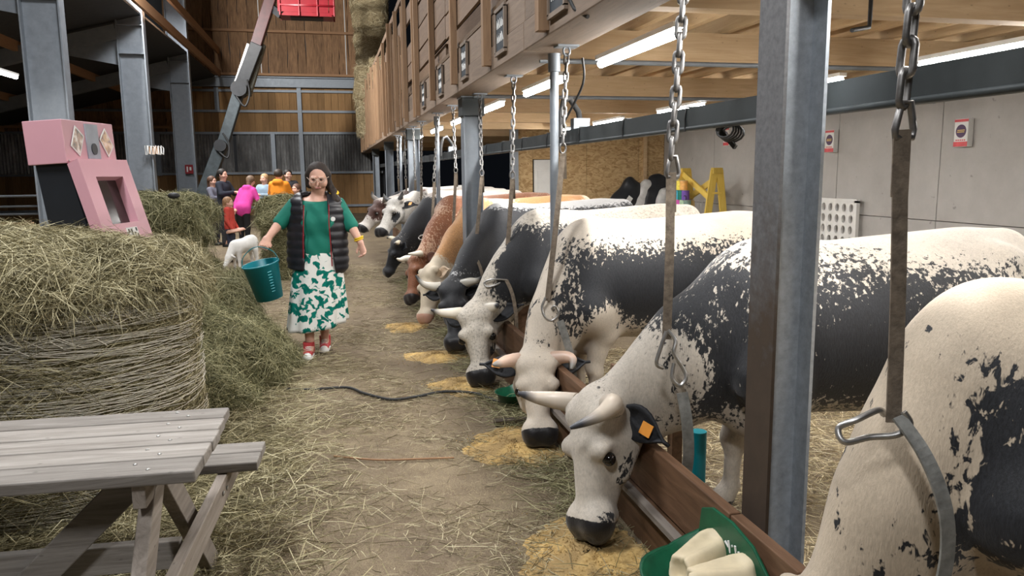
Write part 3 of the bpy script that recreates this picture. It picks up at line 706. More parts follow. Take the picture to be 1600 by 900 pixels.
cow((1.62, 4.78), 'cream necked cow with black speckled flank and white face turned to the aisle', (1.17, 4.42, .50), (1.13, 4.14, .07), (-.15, -1, .2), (.62, .54, .44), BLK,
    [(+1, (.45, -.1, .90), (1.15, .7, .33)), (+1, (-.05, -.25, .82), (.38, .3, .30)), (+1, (-.25, -.26, .66), (.26, .16, .24)), (-1, (.6, 0, 1.36), (1.6, .55, .25)), (-1, (-.28, .05, .98), (.30, .22, .40)),
     (-1, (-.1, -.15, .52), (.5, .6, .20)), (-1, (.02, -.3, .66), (.13, .3, .14)), (-1, (.5, 0, .42), (1.6, .8, .2)), (0, (-.22, -.2, .80), (.2, .2, .35), .12), (-1, (-.30, -.16, .90), (.15, .10, .2)), (-1, (-.40, -.27, .70), (.12, .10, .2)), HEAD_W], h=.0135, spk=.95, headscale=1.2,
    horns={1: [(.005, .02, .155), (.04, .05, .185), (.10, .06, .17)], -1: [(.02, .02, .15), (.045, .05, .19), (.06, .07, .225)]}, ears={1: (-.01, -.05, .21), -1: (-.04, -.10, .20)}, tagged=(-1,), hornc=((.60, .42, .32), (.25, .24, .22)))
cow((1.63, 6.05), 'cow with a cream stripe down its black neck and a grey speckled face', (1.05, 5.82, .56), (1.03, 5.50, .07), (-.35, -.95, .1), (.62, .56, .47), BLK,
    [(+1, (.5, 0, .86), (1.35, .8, .40)), (+1, (-.22, -.2, .84), (.40, .34, .40)), (-1, (.6, 0, 1.37), (1.35, .55, .20)), (-1, (-.06, .03, 1.2), (.20, .08, .14)), (-1, (-.20, -.02, 1.07), (.16, .07, .16)), (-1, (-.34, -.08, .93), (.15, .07, .16)), (-1, (-.48, -.15, .77), (.14, .08, .16)), HEAD_W, (+1, ('h', .30, -.1, .10), (.12, .07, .06)), (-1, (.5, 0, .42), (1.6, .8, .18))],
    h=.016, spk=.6, grey=.45, headscale=1.12, horns={1: [(.01, .03, .14), (.02, .06, .16)], -1: [(.0, .02, .15), (-.005, .05, .21), (-.03, .06, .26)]}, ears={1: (-.03, -.05, .22), -1: (-.06, -.08, .14)}, hornc=((.66, .60, .50), (.04, .04, .045)))
cow((1.62, 7.5), 'nearly all black cow with a grey-topped back and dark-tipped horns', (1.04, 6.95, .60), (1.02, 6.62, .07), (-.25, -.95, .1), (.42, .42, .42), BLK,
    [(+1, (.5, 0, .9), (1.6, .8, .62)), (+1, (-.3, 0, .9), (.6, .5, .6)), (+1, ('h', .25, -.05, 0), (.45, .3, .3)), (-1, (.5, 0, 1.40), (1.1, .5, .145))], h=.018, spk=.5,
    horns={1: [(.0, .02, .15), (.0, .03, .20), (-.02, .04, .25)], -1: [(.0, .02, .15), (-.02, .05, .21), (-.09, .06, .26)]}, ears={1: (.0, -.05, .15), -1: (.0, -.08, .15)}, hornc=((.45, .42, .36), (.03, .03, .03)))
cow((1.66, 8.95), 'tan cow with cream face and white shoulder band', (.97, 8.1, .60), (.86, 7.90, .08), (-.85, -.50, .1), (.66, .56, .42), (.42, .215, .085),
    [(+1, (-.15, -.15, 1.0), (.42, .5, .45)), (+1, (-.4, -.5, .85), (.3, .34, .3)), (+1, (1.0, 0, 1.1), (.62, .6, .5)), (-1, (1.62, 0, 1.2), (.35, .5, .35)), HEAD_W], h=.018, spk=.35, nose=(.50, .28, .20), earcol=(.60, .46, .33), ears={1: (-.01, -.05, .18), -1: (-.02, -.06, .18)})
cow((1.55, 10.2), 'russet cow with dark red face and short white horns', (.99, 9.5, .60), (.84, 9.2, .08), (-.85, -.45, .1), (.52, .34, .23), (.20, .075, .032),
    [(+1, (.6, 0, .9), (1.6, .8, .7)), (+1, ('h', .28, -.05, 0), (.4, .3, .3)), (-1, (-.26, -.1, 1.02), (.38, .2, .2)), (+1, (-.2, -.2, .9), (.5, .3, .2))], h=.018, spk=1.1, nose=(.02, .015, .015), earcol=(.09, .035, .02),
    horns={1: [(.02, .04, .13), (.05, .10, .14), (.06, .15, .10)], -1: [(.0, .04, .13), (.03, .09, .15), (.04, .14, .14)]}, ears={1: (-.02, -.09, .17), -1: (-.02, -.09, .17)}, hornc=((.72, .68, .58), (.70, .66, .56)))
cow((1.55, 11.9), 'black cow eating with its head below the raised speckled head', (.92, 11.55, .62), (.72, 11.6, .10), (-1, -.3, .15), (.6, .55, .5), BLK,
    [(+1, (.5, 0, .9), (1.7, .8, .7)), (+1, ('h', .25, -.05, 0), (.42, .3, .3)), (-1, (.5, 0, 1.38), (1.1, .5, .15))], h=.022, spk=.5, ears={1: (0, -.06, .16), -1: (0, -.06, .16)}, horns={1: [(.0, .04, .13), (.02, .09, .15)], -1: [(.0, .04, .13), (.02, .09, .15)]})
cow((1.62, 13.25), 'black cow with raised grey speckled head reaching towards the woman', (.98, 12.25, 1.20), (.66, 11.95, .70), (-.75, -.45, .75), (.60, .57, .52), BLK,
    [(+1, (.5, 0, .86), (1.6, .8, .42)), (+1, (-.4, 0, .85), (.5, .5, .33)), (-1, (.5, 0, 1.36), (1.3, .5, .17)), HEAD_W, (+1, ('h', .24, -.06, .1), (.12, .06, .06))], h=.018, spk=.7, grey=.3,
    horns={1: [(-.01, .04, .14), (-.05, .08, .18)], -1: [(-.01, .04, .14), (-.05, .07, .18)]}, ears={1: (.0, -.10, .22), -1: (.0, -.08, .2)}, tagged=(1,), hornc=((.10, .10, .10), (.03, .03, .03)))
cow((1.75, 14.9), 'dark brown and white cow behind the raised speckled head', (.88, 14.3, 1.12), (.45, 14.1, .62), (-.7, -.5, .7), (.6, .55, .5), (.07, .03, .022),
    [(+1, (-.3, 0, .95), (.5, .5, .5)), (+1, ('h', .15, -.0, 0), (.2, .2, .3)), (+1, (1, 0, .9), (.6, .7, .35))], h=.024, spk=.8, horns={1: [(-.01, .06, .14), (-.05, .12, .14)], -1: [(-.01, .06, .14), (-.05, .12, .14)]}, ears={1: (.0, -.08, .18), -1: (.0, -.08, .18)}, hornc=((.2, .18, .16), (.05, .05, .05)), legs=True)
cow((1.70, 16.6), 'farthest cow, black with a white back, head hidden behind its neighbours', (1.0, 16.3, 1.0), (.62, 16.2, .55), (-.7, -.5, .7), (.62, .60, .56), BLK,
    [(+1, (.5, 0, .9), (1.6, .8, .5)), (+1, (-.3, 0, .95), (.5, .5, .5)), (-1, (.6, 0, 1.36), (1.2, .5, .16))], h=.026, spk=.6, ears={1: (.0, -.08, .18), -1: (.0, -.08, .18)})

# ================================================================== TIE CHAINS
ang = np.linspace(0, 2 * math.pi, 13)[:-1]
def link_mesh(L=.072, r=.0075, w=.024):
    b = MB(); pts = []
    for a in np.linspace(-math.pi / 2, math.pi / 2, 6): pts.append((w / 2 * math.sin(a) * 1.0, 0, L / 2 - w / 2 + w / 2 * math.cos(a)))
    for a in np.linspace(math.pi / 2, 3 * math.pi / 2, 6): pts.append((w / 2 * math.sin(a), 0, -(L / 2 - w / 2) + w / 2 * math.cos(a)))
    return b.tube(pts, r, 6, closed=True).mesh('link', M['chain'])
LINK = link_mesh(); LINKB = link_mesh(.088, .0095, .032)
def smooth(cp, k=6):
    cp = [np.array(p, float) for p in cp]; out = []; n = len(cp)
    for i in range(n - 1):
        p0, p1, p2, p3 = cp[max(i - 1, 0)], cp[i], cp[i + 1], cp[min(i + 2, n - 1)]
        for t in np.linspace(0, 1, k + 1)[:-1]:
            out.append(.5 * ((2 * p1) + (-p0 + p2) * t + (2 * p0 - 5 * p1 + 4 * p2 - p3) * t ** 2 + (-p0 + 3 * p1 - 3 * p2 + p3) * t ** 3))
    out.append(cp[-1]); return out
def ribbon(b, pts, w, th, wdir):
    """flat strap along pts, w wide along wdir"""
    pts = [Vector(p) for p in pts]; wd0 = Vector(wdir); vs = []
    for i, p in enumerate(pts):
        t = (pts[min(i + 1, len(pts) - 1)] - pts[max(i - 1, 0)]).normalized(); wd = (wd0 - t * wd0.dot(t)).normalized(); nn = t.cross(wd)
        vs += [p + wd * w / 2 + nn * th / 2, p - wd * w / 2 + nn * th / 2, p - wd * w / 2 - nn * th / 2, p + wd * w / 2 - nn * th / 2]
    fs = [(0, 1, 2, 3)]
    for i in range(len(pts) - 1):
        for k in range(4): fs.append((i * 4 + k, (i + 1) * 4 + k, (i + 1) * 4 + (k + 1) % 4, i * 4 + (k + 1) % 4))
    n = len(vs); fs.append((n - 1, n - 2, n - 3, n - 4)); return b.add(vs, fs)
def chain(top, ring, bot, lab, collar=None, big=False, links=True):
    o = empty('tie_chain', (0, 0, 0), label=lab, cat='chain', group='tie chains hanging from the loft beam')
    T, Rg, Bt = Vector(top), Vector(ring), Vector(bot)
    MB().box((T.x - .07, T.y - .05, T.z - .012), (T.x + .07, T.y + .05, T.z)).build('hanger_plate', M['galv'], o)
    MB().tube([T + V(.022 * math.cos(a), 0, -.035 + .03 * math.sin(a)) for a in ang], .007, 6, closed=True).build('hanger_eye', M['galv'], o)
    a, e = T + V(0, 0, -.06), Rg + V(0, 0, .06); d = e - a; me, st = (LINKB, .066) if big else (LINK, .054)
    n = max(2, int(d.length / st)); q = d.to_track_quat('-Z', 'Y')
    for i in range(n):
        c = a + d * ((i + .5) / n); l = inst(me, 'link', c, o); l.rotation_mode = 'QUATERNION'
        from mathutils import Quaternion
        l.rotation_quaternion = q @ Quaternion((0, 0, 1), (math.pi / 2) * (i % 2) + .35)
    if big:
        MB().tube([c + V(.01, 0, 0) for c in [Rg + V(-.026, 0, 0), Rg + V(-.012, 0, .065), Rg + V(.012, 0, .065), Rg + V(.026, 0, 0), Rg + V(.024, 0, -.018), Rg + V(-.024, 0, -.018)]], .009, 8, closed=True).build('ring', M['chain'], o)
    else: MB().tube([Rg + V(.02 * math.cos(a_), 0, .03 + .032 * math.sin(a_)) for a_ in ang], .007, 6, closed=True).build('ring', M['chain'], o)
    md = (Rg + Bt) / 2 + V(.004, 0, 0); b = MB(); ribbon(b, smooth([Rg, md, Bt]), .036 if big else .034, .007, (.9, -.3, 0))
    ribbon(b, [Rg + V(0, -.006, 0), Rg + V(.003, -.006, -.16)], .04, .006, (.9, -.3, 0)); b.build('strap', M['strap'], o)
    if collar:
        hook, band, bw = collar
        if hook: MB().tube(smooth(hook), .0085 if big else .008, 8).build('hook', M['hook'], o)
        if band: b = MB(); ribbon(b, smooth(band), bw, .008, (.25, -.05, 0) if bw > .03 else (.9, 0, .2)); b.build('collar_band', M['strapg'] if bw > .03 else M['strap'], o)
    return o
chain((1.37, 1.62, 2.42), (1.34, 1.62, 1.72), (1.345, 1.585, 1.0), 'nearest tie chain and strap, ending in a loop hook on the cream cow\'s neck',
      ([(1.345, 1.62, 1.01), (1.31, 1.60, 1.03), (1.25, 1.60, 1.01), (1.215, 1.62, .985), (1.22, 1.6, .955), (1.28, 1.59, .965), (1.34, 1.565, .975), (1.372, 1.56, 1.0), (1.36, 1.57, 1.03)], [(1.345, 1.57, 1.02), (1.37, 1.50, .94), (1.40, 1.46, .82), (1.415, 1.46, .68), (1.40, 1.48, .5)], .034), True)
o = COL.objects['tie_chain']
chain((1.40, 2.95, 2.42), (1.335, 2.9, 1.62), (1.30, 2.83, .95), 'tie chain clipped to the spotted neck beside the front column, just left of it',
      ([(1.285, 2.80, .99), (1.26, 2.80, .92), (1.245, 2.80, .86), (1.275, 2.80, .84)], [(1.345, 2.77, .74), (1.36, 2.75, .62), (1.375, 2.76, .48), (1.385, 2.80, .37)], .045), True)
b = MB(); b.tube(smooth([(1.30, 2.82, .99), (1.325, 2.80, .95), (1.315, 2.79, .90), (1.35, 2.78, .84), (1.36, 2.77, .80), (1.335, 2.77, .77), (1.305, 2.78, .80), (1.315, 2.79, .86)]), .0085, 8)
b.build('hook', M['hook'], list(COL.objects)[-1].parent if list(COL.objects)[-1].parent else None)
chain((1.50, 4.85, 2.42), (1.43, 4.7, 1.74), (1.27, 4.50, .84), 'tie chain with long grey strap on the speckled neck of the second grazing cow',
      ([(1.26, 4.50, .86), (1.235, 4.5, .80), (1.25, 4.48, .74), (1.29, 4.47, .72), (1.33, 4.46, .76), (1.31, 4.47, .81), (1.29, 4.48, .79)], [(1.335, 4.45, .72), (1.37, 4.43, .60), (1.40, 4.42, .48), (1.42, 4.44, .36)], .045))
def small(tx, ty, rx, ry, rz_, bx_, by, bz, lab):
    chain((tx, ty, 2.42), (rx, ry, rz_), (bx_, by, bz), lab,
          ([(bx_, by, bz + .01), (bx_ - .06, by - .03, bz - .03), (bx_ - .14, by - .02, bz - .05), (bx_ - .16, by, bz - .02), (bx_ - .1, by - .03, bz + .01), (bx_ + .01, by - .04, bz + .0)],
           [(bx_ + .005, by - .04, bz), (bx_ + .04, by - .09, bz - .1), (bx_ + .06, by - .12, bz - .25), (bx_ + .07, by - .10, bz - .38)], .028))
small(1.52, 6.4, 1.43, 6.1, 1.57, 1.30, 5.85, .79, 'tie chain over the black neck with the cream stripe')
small(1.52, 7.9, 1.43, 7.4, 1.59, 1.30, 7.15, .83, 'tie chain over the nearly all black cow beside the second column')
small(1.46, 9.3, 1.43, 9.0, 1.62, 1.33, 8.75, .80, 'tie chain over the tan neck of the cream faced cow')
small(1.44, 10.5, 1.33, 10.2, 1.5, 1.24, 9.95, .82, 'tie chain over the russet cow\'s speckled neck')
small(1.42, 12.2, 1.42, 12.5, 1.42, 1.40, 12.5, .95, 'tie chain beside the raised grey speckled head')
small(1.42, 13.5, 1.42, 13.4, 1.5, 1.40, 13.4, 1.0, 'thin tie chain just before the third column')
small(1.42, 15.1, 1.42, 15.1, 1.5, 1.42, 15.1, .95, 'thin tie chain just beyond the third column')
small(1.42, 16.8, 1.42, 16.8, 1.5, 1.42, 16.8, .95, 'farther thin tie chain beyond the third column')
MB().tube(smooth([(1.64, 4.95, 2.36), (1.66, 5.0, 2.2), (1.60, 5.2, 1.98), (1.60, 5.3, 1.92)]), .008, 6).build('hanging_cable', M['rubber'])
tag(COL.objects['hanging_cable'], 'thin black cable hanging from the end of the nearest strip lamp', 'cable')

# slates with chalked names on the loft beam
for i, (y, lab) in enumerate(((4.28, 'nearest framed slate on the loft beam, cut by the top edge'), (5.75, 'second framed slate, beside the hanging slat above the strip lamp'), (7.35, 'third framed slate along the loft beam'),
                              (8.95, 'fourth framed slate, just past the second stall column'), (10.6, 'fifth and smallest framed slate along the loft beam'))):
    o = empty('name_slate', (1.279, y, 2.66), label=lab, cat='slate', group='framed name slates on the loft beam')
    MB().box((-.012, -.15, -.15), (-.001, .15, .15)).build('slate', plain('slate', (.035, .045, .055), .7), o)
    b = MB(); [b.box((-.022, -.17, z), (0, .17, z + .028)) for z in (-.17, .142)]; [b.box((-.022, y_, -.15), (0, y_ + .028, .15)) for y_ in (-.17, .142)]
    b.build('frame', M['slate_frame'], o)
    b = MB()
    for r_ in range(2):
        for q in range(4):
            yy = .10 - q * .055; z = .05 - r_ * .10; b.tube([(-.014, yy, z - .03), (-.014, yy + .008 * (q % 2), z + .035), (-.014, yy - .03, z + random.uniform(-.03, .03)), (-.014, yy - .036, z - .03)], .0035, 4)
    b.build('chalk_name', M['white'], o)

# ================================================================== PICNIC TABLE
tb = empty('picnic_table', (-.42, 2.70, 0), rz=math.radians(-3), label='weathered wooden picnic table with attached bench, cut by the left edge', cat='table')
for i in range(5):
    y = -.335 + i * .131; MB().box((-2.2, y, .71), (random.uniform(-.012, .004), y + .122, .75)).build('plank', M['table'], tb, .006)
for y in (.52, .655): MB().box((-2.2, y, .405), (.035 + random.uniform(-.01, .01), y + .125, .445)).build('bench_plank', M['table'], tb, .006)
for y in (-.75, -.885): MB().box((-2.2, y, .405), (.03, y + .125, .445)).build('bench_plank', M['table'], tb, .006)
for x in (-.17, -1.95):
    MB().box((x - .02, -.31, .63), (x + .02, .30, .708)).build('top_batten', M['table_y'], tb, .004)
    MB().box((x + .05, -.86, .30), (x + .09, .78, .40)).build('cross_beam', M['table_y'], tb, .004)
    for sd, y0, y1 in ((-1, -.12, -.66), (1, -.10, .54)):
        MB().bar((x + .0, y0, .70), (x + .0, y1, .0), .045, .10, (0, 1, 0)).build('leg', M['table_y'], tb, .004)
MB().box((-2.1, -.06, .30), (-.13, -.02, .40)).build('stringer', M['table'], tb, .004)
MB().bar((-.20, -.10, .69), (-.62, -.10, .28), .04, .10).build('brace', M['table'], tb, .004)
bm = MB().ball((0, 0, 0), (.007, .007, .003), 8, 5).mesh('screw', M['hook'])
for i in range(5):
    for x in (-.14, -.19): inst(bm, 'screw', (x, -.335 + i * .131 + .035 + (.05 if x < -.15 else 0), .751), tb)
for p in ((-.076, .50, .35), (-.076, .42, .36), (-.076, -.3, .35)): inst(bm, 'bolt', p, tb, rot=(0, math.pi / 2, 0), scale=(1.6, 1.6, 1.6))

# ================================================================== HAY
def lumpy(sdf, amp, fr, seed):
    ph = np.random.default_rng(seed).uniform(0, 6.28, (8, 3)); kk = np.random.default_rng(seed + 1).normal(size=(8, 3)) * fr
    def f(P):
        d = sdf(P); s = 0
        for i in range(8): s = s + np.sin(P @ kk[i].astype(np.float32) + ph[i, 0])
        return d - (amp * s / 2.5).astype(np.float32)
    return f
def drum(cx, cy, r, z0, z1, er=.08):
    def f(P):
        d = np.sqrt((P[:, 0] - cx) ** 2 + (P[:, 1] - cy) ** 2) - (r - er); e = np.abs(P[:, 2] - (z0 + z1) / 2) - ((z1 - z0) / 2 - er)
        return (np.sqrt(np.maximum(d, 0) ** 2 + np.maximum(e, 0) ** 2) + np.minimum(np.maximum(d, e), 0) - er).astype(np.float32)
    return f
def smin(fs, k=.06):
    def f(P):
        D = fs[0](P)
        for g in fs[1:]:
            d = g(P); h = np.clip(.5 + .5 * (d - D) / k, 0, 1); D = d + (D - d) * h - k * h * (1 - h)
        return D
    return f
def hay_on(name, verts, F, n, m, parent, L=(.08, .25), wd=(.0018, .0035), up=.25, droop=.3, keep=None, lift=.0, bias=None, zspread=.4):
    p, nr = on_surface(verts, F, n)
    if keep is not None: k = keep(p); p, nr = p[k], nr[k]
    n = len(p); t = RNG.normal(size=(n, 3)); t[:, 2] *= zspread; t -= nr * (t * nr).sum(1)[:, None]; t /= np.linalg.norm(t, axis=1)[:, None] + 1e-9
    d = t + nr * (RNG.random(n) * up * 2 - up * .15)[:, None]
    if bias is not None: d = d + np.array(bias)
    Ln = RNG.uniform(L[0], L[1], n); p = p + nr * lift - d * (Ln * .4)[:, None] / (np.linalg.norm(d, axis=1)[:, None])
    return strands(name, p + nr * .012, d, Ln, RNG.uniform(wd[0], wd[1], n), m, parent, droop)
# the net wrapped bale in front, standing on end with loose hay on top
BX, BY, BR = -1.72, 4.62, .93
ba = empty('round_bale', (0, 0, 0), label='large net-wrapped round hay bale standing on end behind the picnic table', cat='hay bale')
v_, F_ = surface(lumpy(drum(BX, BY, BR, -.02, 1.10, .10), .02, 5, 3), (BX - 1.1, BY - 1.1, -.05), (BX + 1.1, BY + 1.1, 1.25), .035)
npmesh('bale_body', v_, F_, M['mass'], ba)
hay_on('wrapped_stalks', v_, F_, 60000, M['hay'], ba, (.04, .17), (.002, .0036), .02, .02, lambda p: (p[:, 2] < 1.06) & (p[:, 1] < BY + .5), zspread=.22)
b_ = MB()
t = NT('net_thread'); M['net'] = t.base((.66, .62, .52), .5)
nets = []
for i in range(380):
    z0 = random.uniform(.02, 1.04); sl = random.gauss(-.05, .05); a0 = random.uniform(3.0, 5.0); ln = random.uniform(.5, 2.4); pts = []
    for a in np.linspace(a0, a0 + ln, 14): pts.append((BX + (BR + .022 + .008 * math.sin(a * 9 + i)) * math.cos(a), BY + (BR + .022 + .008 * math.sin(a * 9 + i)) * math.sin(a), min(1.07, max(.01, z0 + sl * (a - a0) + .006 * math.sin(a * 13 + i)))))
    b_.tube(pts, .0015, 3, caps=False)
for i in range(26):
    a = random.uniform(3.6, 6.1); z = random.uniform(.9, 1.04)
    b_.tube([(BX + (BR + .03) * math.cos(a + s * .05), BY + (BR + .03) * math.sin(a + s * .05), z + .02 * math.sin(s * 1.7 + i) - .01 * s) for s in range(7)], .003, 3, caps=False)
tag(b_.build('net_wrap', M['net'], ba), kind='stuff')
# loose hay heaped on the bale
lh = empty('loose_hay', (0, 0, 0), label='yellow green loose hay heaped on top of the net-wrapped bale', cat='hay')
sf = SDF(.12); flat = squash(np.eye(3), (1, 1, .42))
for (x, y, r) in ((-1.7, 4.5, .55), (-1.35, 4.35, .40), (-2.1, 4.3, .42), (-1.25, 4.75, .36), (-1.5, 5.0, .40), (-2.1, 4.9, .45), (-1.55, 4.05, .34), (-1.0, 4.75, .22), (-1.95, 3.95, .30)): sf.ball((x, y, 1.10), r, flat)
v_, F_ = surface(lumpy(sf, .018, 7, 11), (-3, 3.4, .85), (-.5, 5.8, 1.5), .03)
tag(npmesh('hay_mass', v_, F_, M['mass'], lh), kind='stuff')
hay_on('hay_stalks', v_, F_, 42000, M['hay'], lh, (.10, .36), (.002, .004), .22, .25, lambda p: p[:, 2] > .95)
th = np.array([random.uniform(3.5, 6.4) for _ in range(5000)]); rr = BR + RNG.uniform(-.05, .05, 5000)
P0 = np.stack([BX + rr * np.cos(th), BY + rr * np.sin(th), RNG.uniform(1.02, 1.14, 5000)], 1); D0 = np.stack([-np.sin(th) * RNG.normal(size=5000) + np.cos(th) * .3, np.cos(th) * RNG.normal(size=5000) + np.sin(th) * .3, RNG.uniform(-.9, .1, 5000)], 1)
strands('overhanging_stalks', P0, D0, RNG.uniform(.06, .2, 5000), RNG.uniform(.002, .004, 5000), M['hay'], lh, .3)
n = 9000; th = RNG.uniform(3.2, 5.6, n); zz = RNG.choice([.76, .70, .25, .2], n) + RNG.normal(size=n) * .045 + .05 * np.sin(th * 3)
P0 = np.stack([BX + (BR + .03) * np.cos(th), BY + (BR + .03) * np.sin(th), zz], 1); s_ = RNG.choice([-1, 1], n)
D0 = np.stack([-np.sin(th) * s_ + np.cos(th) * .35, np.cos(th) * s_ + np.sin(th) * .35, RNG.normal(size=n) * .5 - .2], 1)
k_ = RNG.random(n) < np.clip((5.5 - th) / 1.6, 0, 1); strands('torn_out_stalks', P0[k_], D0[k_], RNG.uniform(.08, .26, k_.sum()), RNG.uniform(.002, .004, k_.sum()), M['hay'], ba, .3)

# the second bale, green, partly fallen apart
b2 = empty('round_bale', (0, 0, 0), label='greener unwrapped hay bale behind the kiosk with a shaggy overhanging top', cat='hay bale')
sf = SDF(.1)
for (x, y, z, r) in ((-2.1, 8.3, 1.27, .38), (-1.7, 8.0, 1.22, .38), (-1.55, 8.5, 1.25, .32), (-2.3, 8.7, 1.27, .4), (-1.45, 8.15, 1.05, .28), (-1.85, 7.75, 1.20, .30), (-1.42, 8.2, .72, .26)): sf.ball((x, y, z), r, squash(np.eye(3), (1, 1, .45)))
v_, F_ = surface(lumpy(smin([drum(-1.92, 8.4, .60, -.02, 1.25, .12), sf], .1), .03, 5, 5), (-2.9, 7.2, -.05), (-.7, 9.4, 1.6), .035)
npmesh('bale_body', v_, F_, M['mass_green'], b2)
hay_on('shaggy_stalks', v_, F_, 50000, M['hay_green'], b2, (.08, .3), (.0025, .0045), .22, .5, lambda p: p[:, 1] < 9, zspread=.8)
# loose hay fallen at the foot of the bales, down to the walking woman
hp = empty('fallen_hay', (0, 0, 0), label='green hay fallen in clumps between the bales and the walking woman', cat='hay')
sf = SDF(.14)
for (x, y, z, r, q) in ((-1.0, 6.1, .10, .42, .8), (-.95, 6.5, .22, .40, .8), (-.78, 6.15, .08, .32, .7), (-1.15, 7.0, .35, .42, .9), (-.92, 6.8, .15, .38, .8), (-.66, 6.6, .0, .26, .5), (-1.1, 7.5, .28, .34, .9), (-1.25, 6.3, .30, .40, 1), (-.8, 5.7, .0, .30, .5), (-1.25, 7.8, .45, .26, .8), (-1.0, 5.4, .0, .28, .6), (-1.3, 5.9, .15, .3, .8),
                        (-.85, 7.8, .0, .3, .4), (-1.3, 8.4, .0, .35, .4)): sf.ball((x, y, z), r, squash(np.eye(3), (1, 1, q)))
v_, F_ = surface(lumpy(sf, .03, 6, 21), (-2.3, 4.9, -.06), (.2, 10.4, 1.1), .035)
tag(npmesh('hay_mass', v_, F_, M['mass_green'], hp), kind='stuff')
hay_on('hay_stalks', v_, F_, 60000, M['hay_green'], hp, (.08, .34), (.0022, .0042), .28, .4, lambda p: p[:, 2] > -.01, zspread=.8)
n = 4500; a = RNG.uniform(0, 6.28, n); P0 = np.stack([-.96 + .13 * np.cos(a), 7.35 + .13 * np.sin(a), RNG.uniform(.35, .80, n)], 1)
strands('hanging_tuft', P0, np.stack([.25 + .3 * RNG.normal(size=n), -.2 + .3 * RNG.normal(size=n), -1.0 + .3 * RNG.normal(size=n)], 1), RNG.uniform(.1, .35, n), RNG.uniform(.002, .004, n), M['hay_green'], hp, .2)
# third bale behind the woman
b3 = empty('round_bale', (0, 0, 0), label='ragged round hay bale standing behind the woman in green', cat='hay bale')
sf = SDF(.1)
for (x, y, z, r) in ((-.72, 12.6, 1.12, .38), (-.5, 12.3, 1.05, .32), (-.85, 12.3, .9, .28), (-.4, 12.6, .5, .3)): sf.ball((x, y, z), r, squash(np.eye(3), (1, 1, .5)))
v_, F_ = surface(lumpy(smin([drum(-.60, 12.7, .48, -.02, 1.18, .14), sf], .1), .03, 6, 8), (-1.8, 11.6, -.05), (.1, 13.6, 1.5), .04)
npmesh('bale_body', v_, F_, M['mass_green'], b3)
hay_on('shaggy_stalks', v_, F_, 16000, M['hay_green'], b3, (.1, .32), (.003, .006), .2, .5, lambda p: p[:, 1] < 13)
# straw bales stacked on the loft
for i, (x, y, z, lab) in enumerate(((1.62, 28.2, 2.95, 'lowest of the pale straw bales stacked at the end of the loft'), (1.60, 28.2, 4.12, 'second straw bale up in the loft stack'), (1.66, 28.1, 5.34, 'middle pale straw bale of the loft stack, with a ragged rim'),
                                    (1.58, 28.2, 6.56, 'straw bale just below the topmost of the loft stack'), (1.68, 28.2, 7.78, 'topmost straw bale of the loft stack'), (1.98, 26.0, 2.95, 'low straw bale behind the rail boards of the loft'), (1.98, 26.0, 4.12, 'straw bale standing on the low one behind the rail boards'))):
    o = empty('straw_bale', (x, y, z), label=lab, cat='straw bale', group='straw bales on the loft')
    v_, F_ = surface(lumpy(drum(0, 0, .62, 0, 1.2, .14), .035, 6, 40 + i), (-.8, -.8, -.1), (.8, .8, 1.35), .05)
    npmesh('bale_body', v_, F_, M['mass_straw'], o)
    hay_on('stalks', v_, F_, 5000, M['straw'], o, (.1, .4), (.005, .010), .12, .2, lambda p: (p[:, 1] < .2))
# straw lying on the aisle floor
n = 72000; u = RNG.random(n); Y = 1.6 + 12.5 * u ** 1.6; X = RNG.uniform(-1, 1, n); X = np.where(RNG.random(n) < .5, -.2 + X * 1.5, X * 1.2 + .0)
cl = np.sin(X * 3.1 + 1.3 * np.sin(Y * 1.7)) * np.sin(Y * 2.6 + X) + .5 * np.sin(X * 7 + Y * 5); k = RNG.random(n) < np.clip(.38 + .45 * cl + .3 * (np.abs(X) > .9), .1, 1); X, Y = X[k], Y[k]; n = len(X)
a = RNG.uniform(0, 6.28, n)
lt = strands('straw_litter', np.stack([X, Y, RNG.uniform(.003, .016, n)], 1), np.stack([np.cos(a), np.sin(a), RNG.normal(size=n) * .03], 1), RNG.uniform(.03, .20, n) * (.6 + .8 * (RNG.random(n) < .12)), RNG.uniform(.0016, .0036, n), M['litter'], None, 0)
tag(lt, 'loose straw trodden over the aisle floor', 'straw')
n = 42000; X = np.concatenate([RNG.uniform(-2.6, .2, n // 2), RNG.normal(-.9, .5, n - n // 2)]); Y = np.concatenate([RNG.uniform(1.9, 5.2, n // 2), RNG.uniform(3.0, 7.5, n - n // 2)])
a = RNG.uniform(0, 6.28, n); k = (X < -.35 + .35 * RNG.normal(size=n)); X, Y, a = X[k], Y[k], a[k]; n = len(X)
lt2 = strands('hay_litter', np.stack([X, Y, RNG.uniform(.004, .05, n)], 1), np.stack([np.cos(a), np.sin(a), RNG.normal(size=n) * .15], 1), RNG.uniform(.08, .30, n), RNG.uniform(.002, .004, n), M['hay'], None, .1)
tag(lt2, 'thick layer of loose hay on the floor around the picnic table legs', 'hay')
n = 11000; X = RNG.normal(1.16, .12, n); Y = RNG.uniform(2.0, 12, n); a = RNG.uniform(0, 6.28, n); hs_ = np.min([np.abs(Y - q) for q in (2.93, 4.3, 5.7, 6.7, 8.1)], 0); k = (X < 1.25) & ((hs_ > .30) | (RNG.random(n) < .12)); X, Y, a = X[k], Y[k], a[k]; n = len(X)
lt3 = strands('kerb_hay', np.stack([X, Y, RNG.uniform(.004, .03, n)], 1), np.stack([np.cos(a), np.sin(a), np.abs(RNG.normal(size=n)) * .2], 1), RNG.uniform(.05, .2, n), RNG.uniform(.0018, .0035, n), M['hay_green'], None, .1)
tag(lt3, 'green hay swept along the foot of the feed kerb', 'hay')
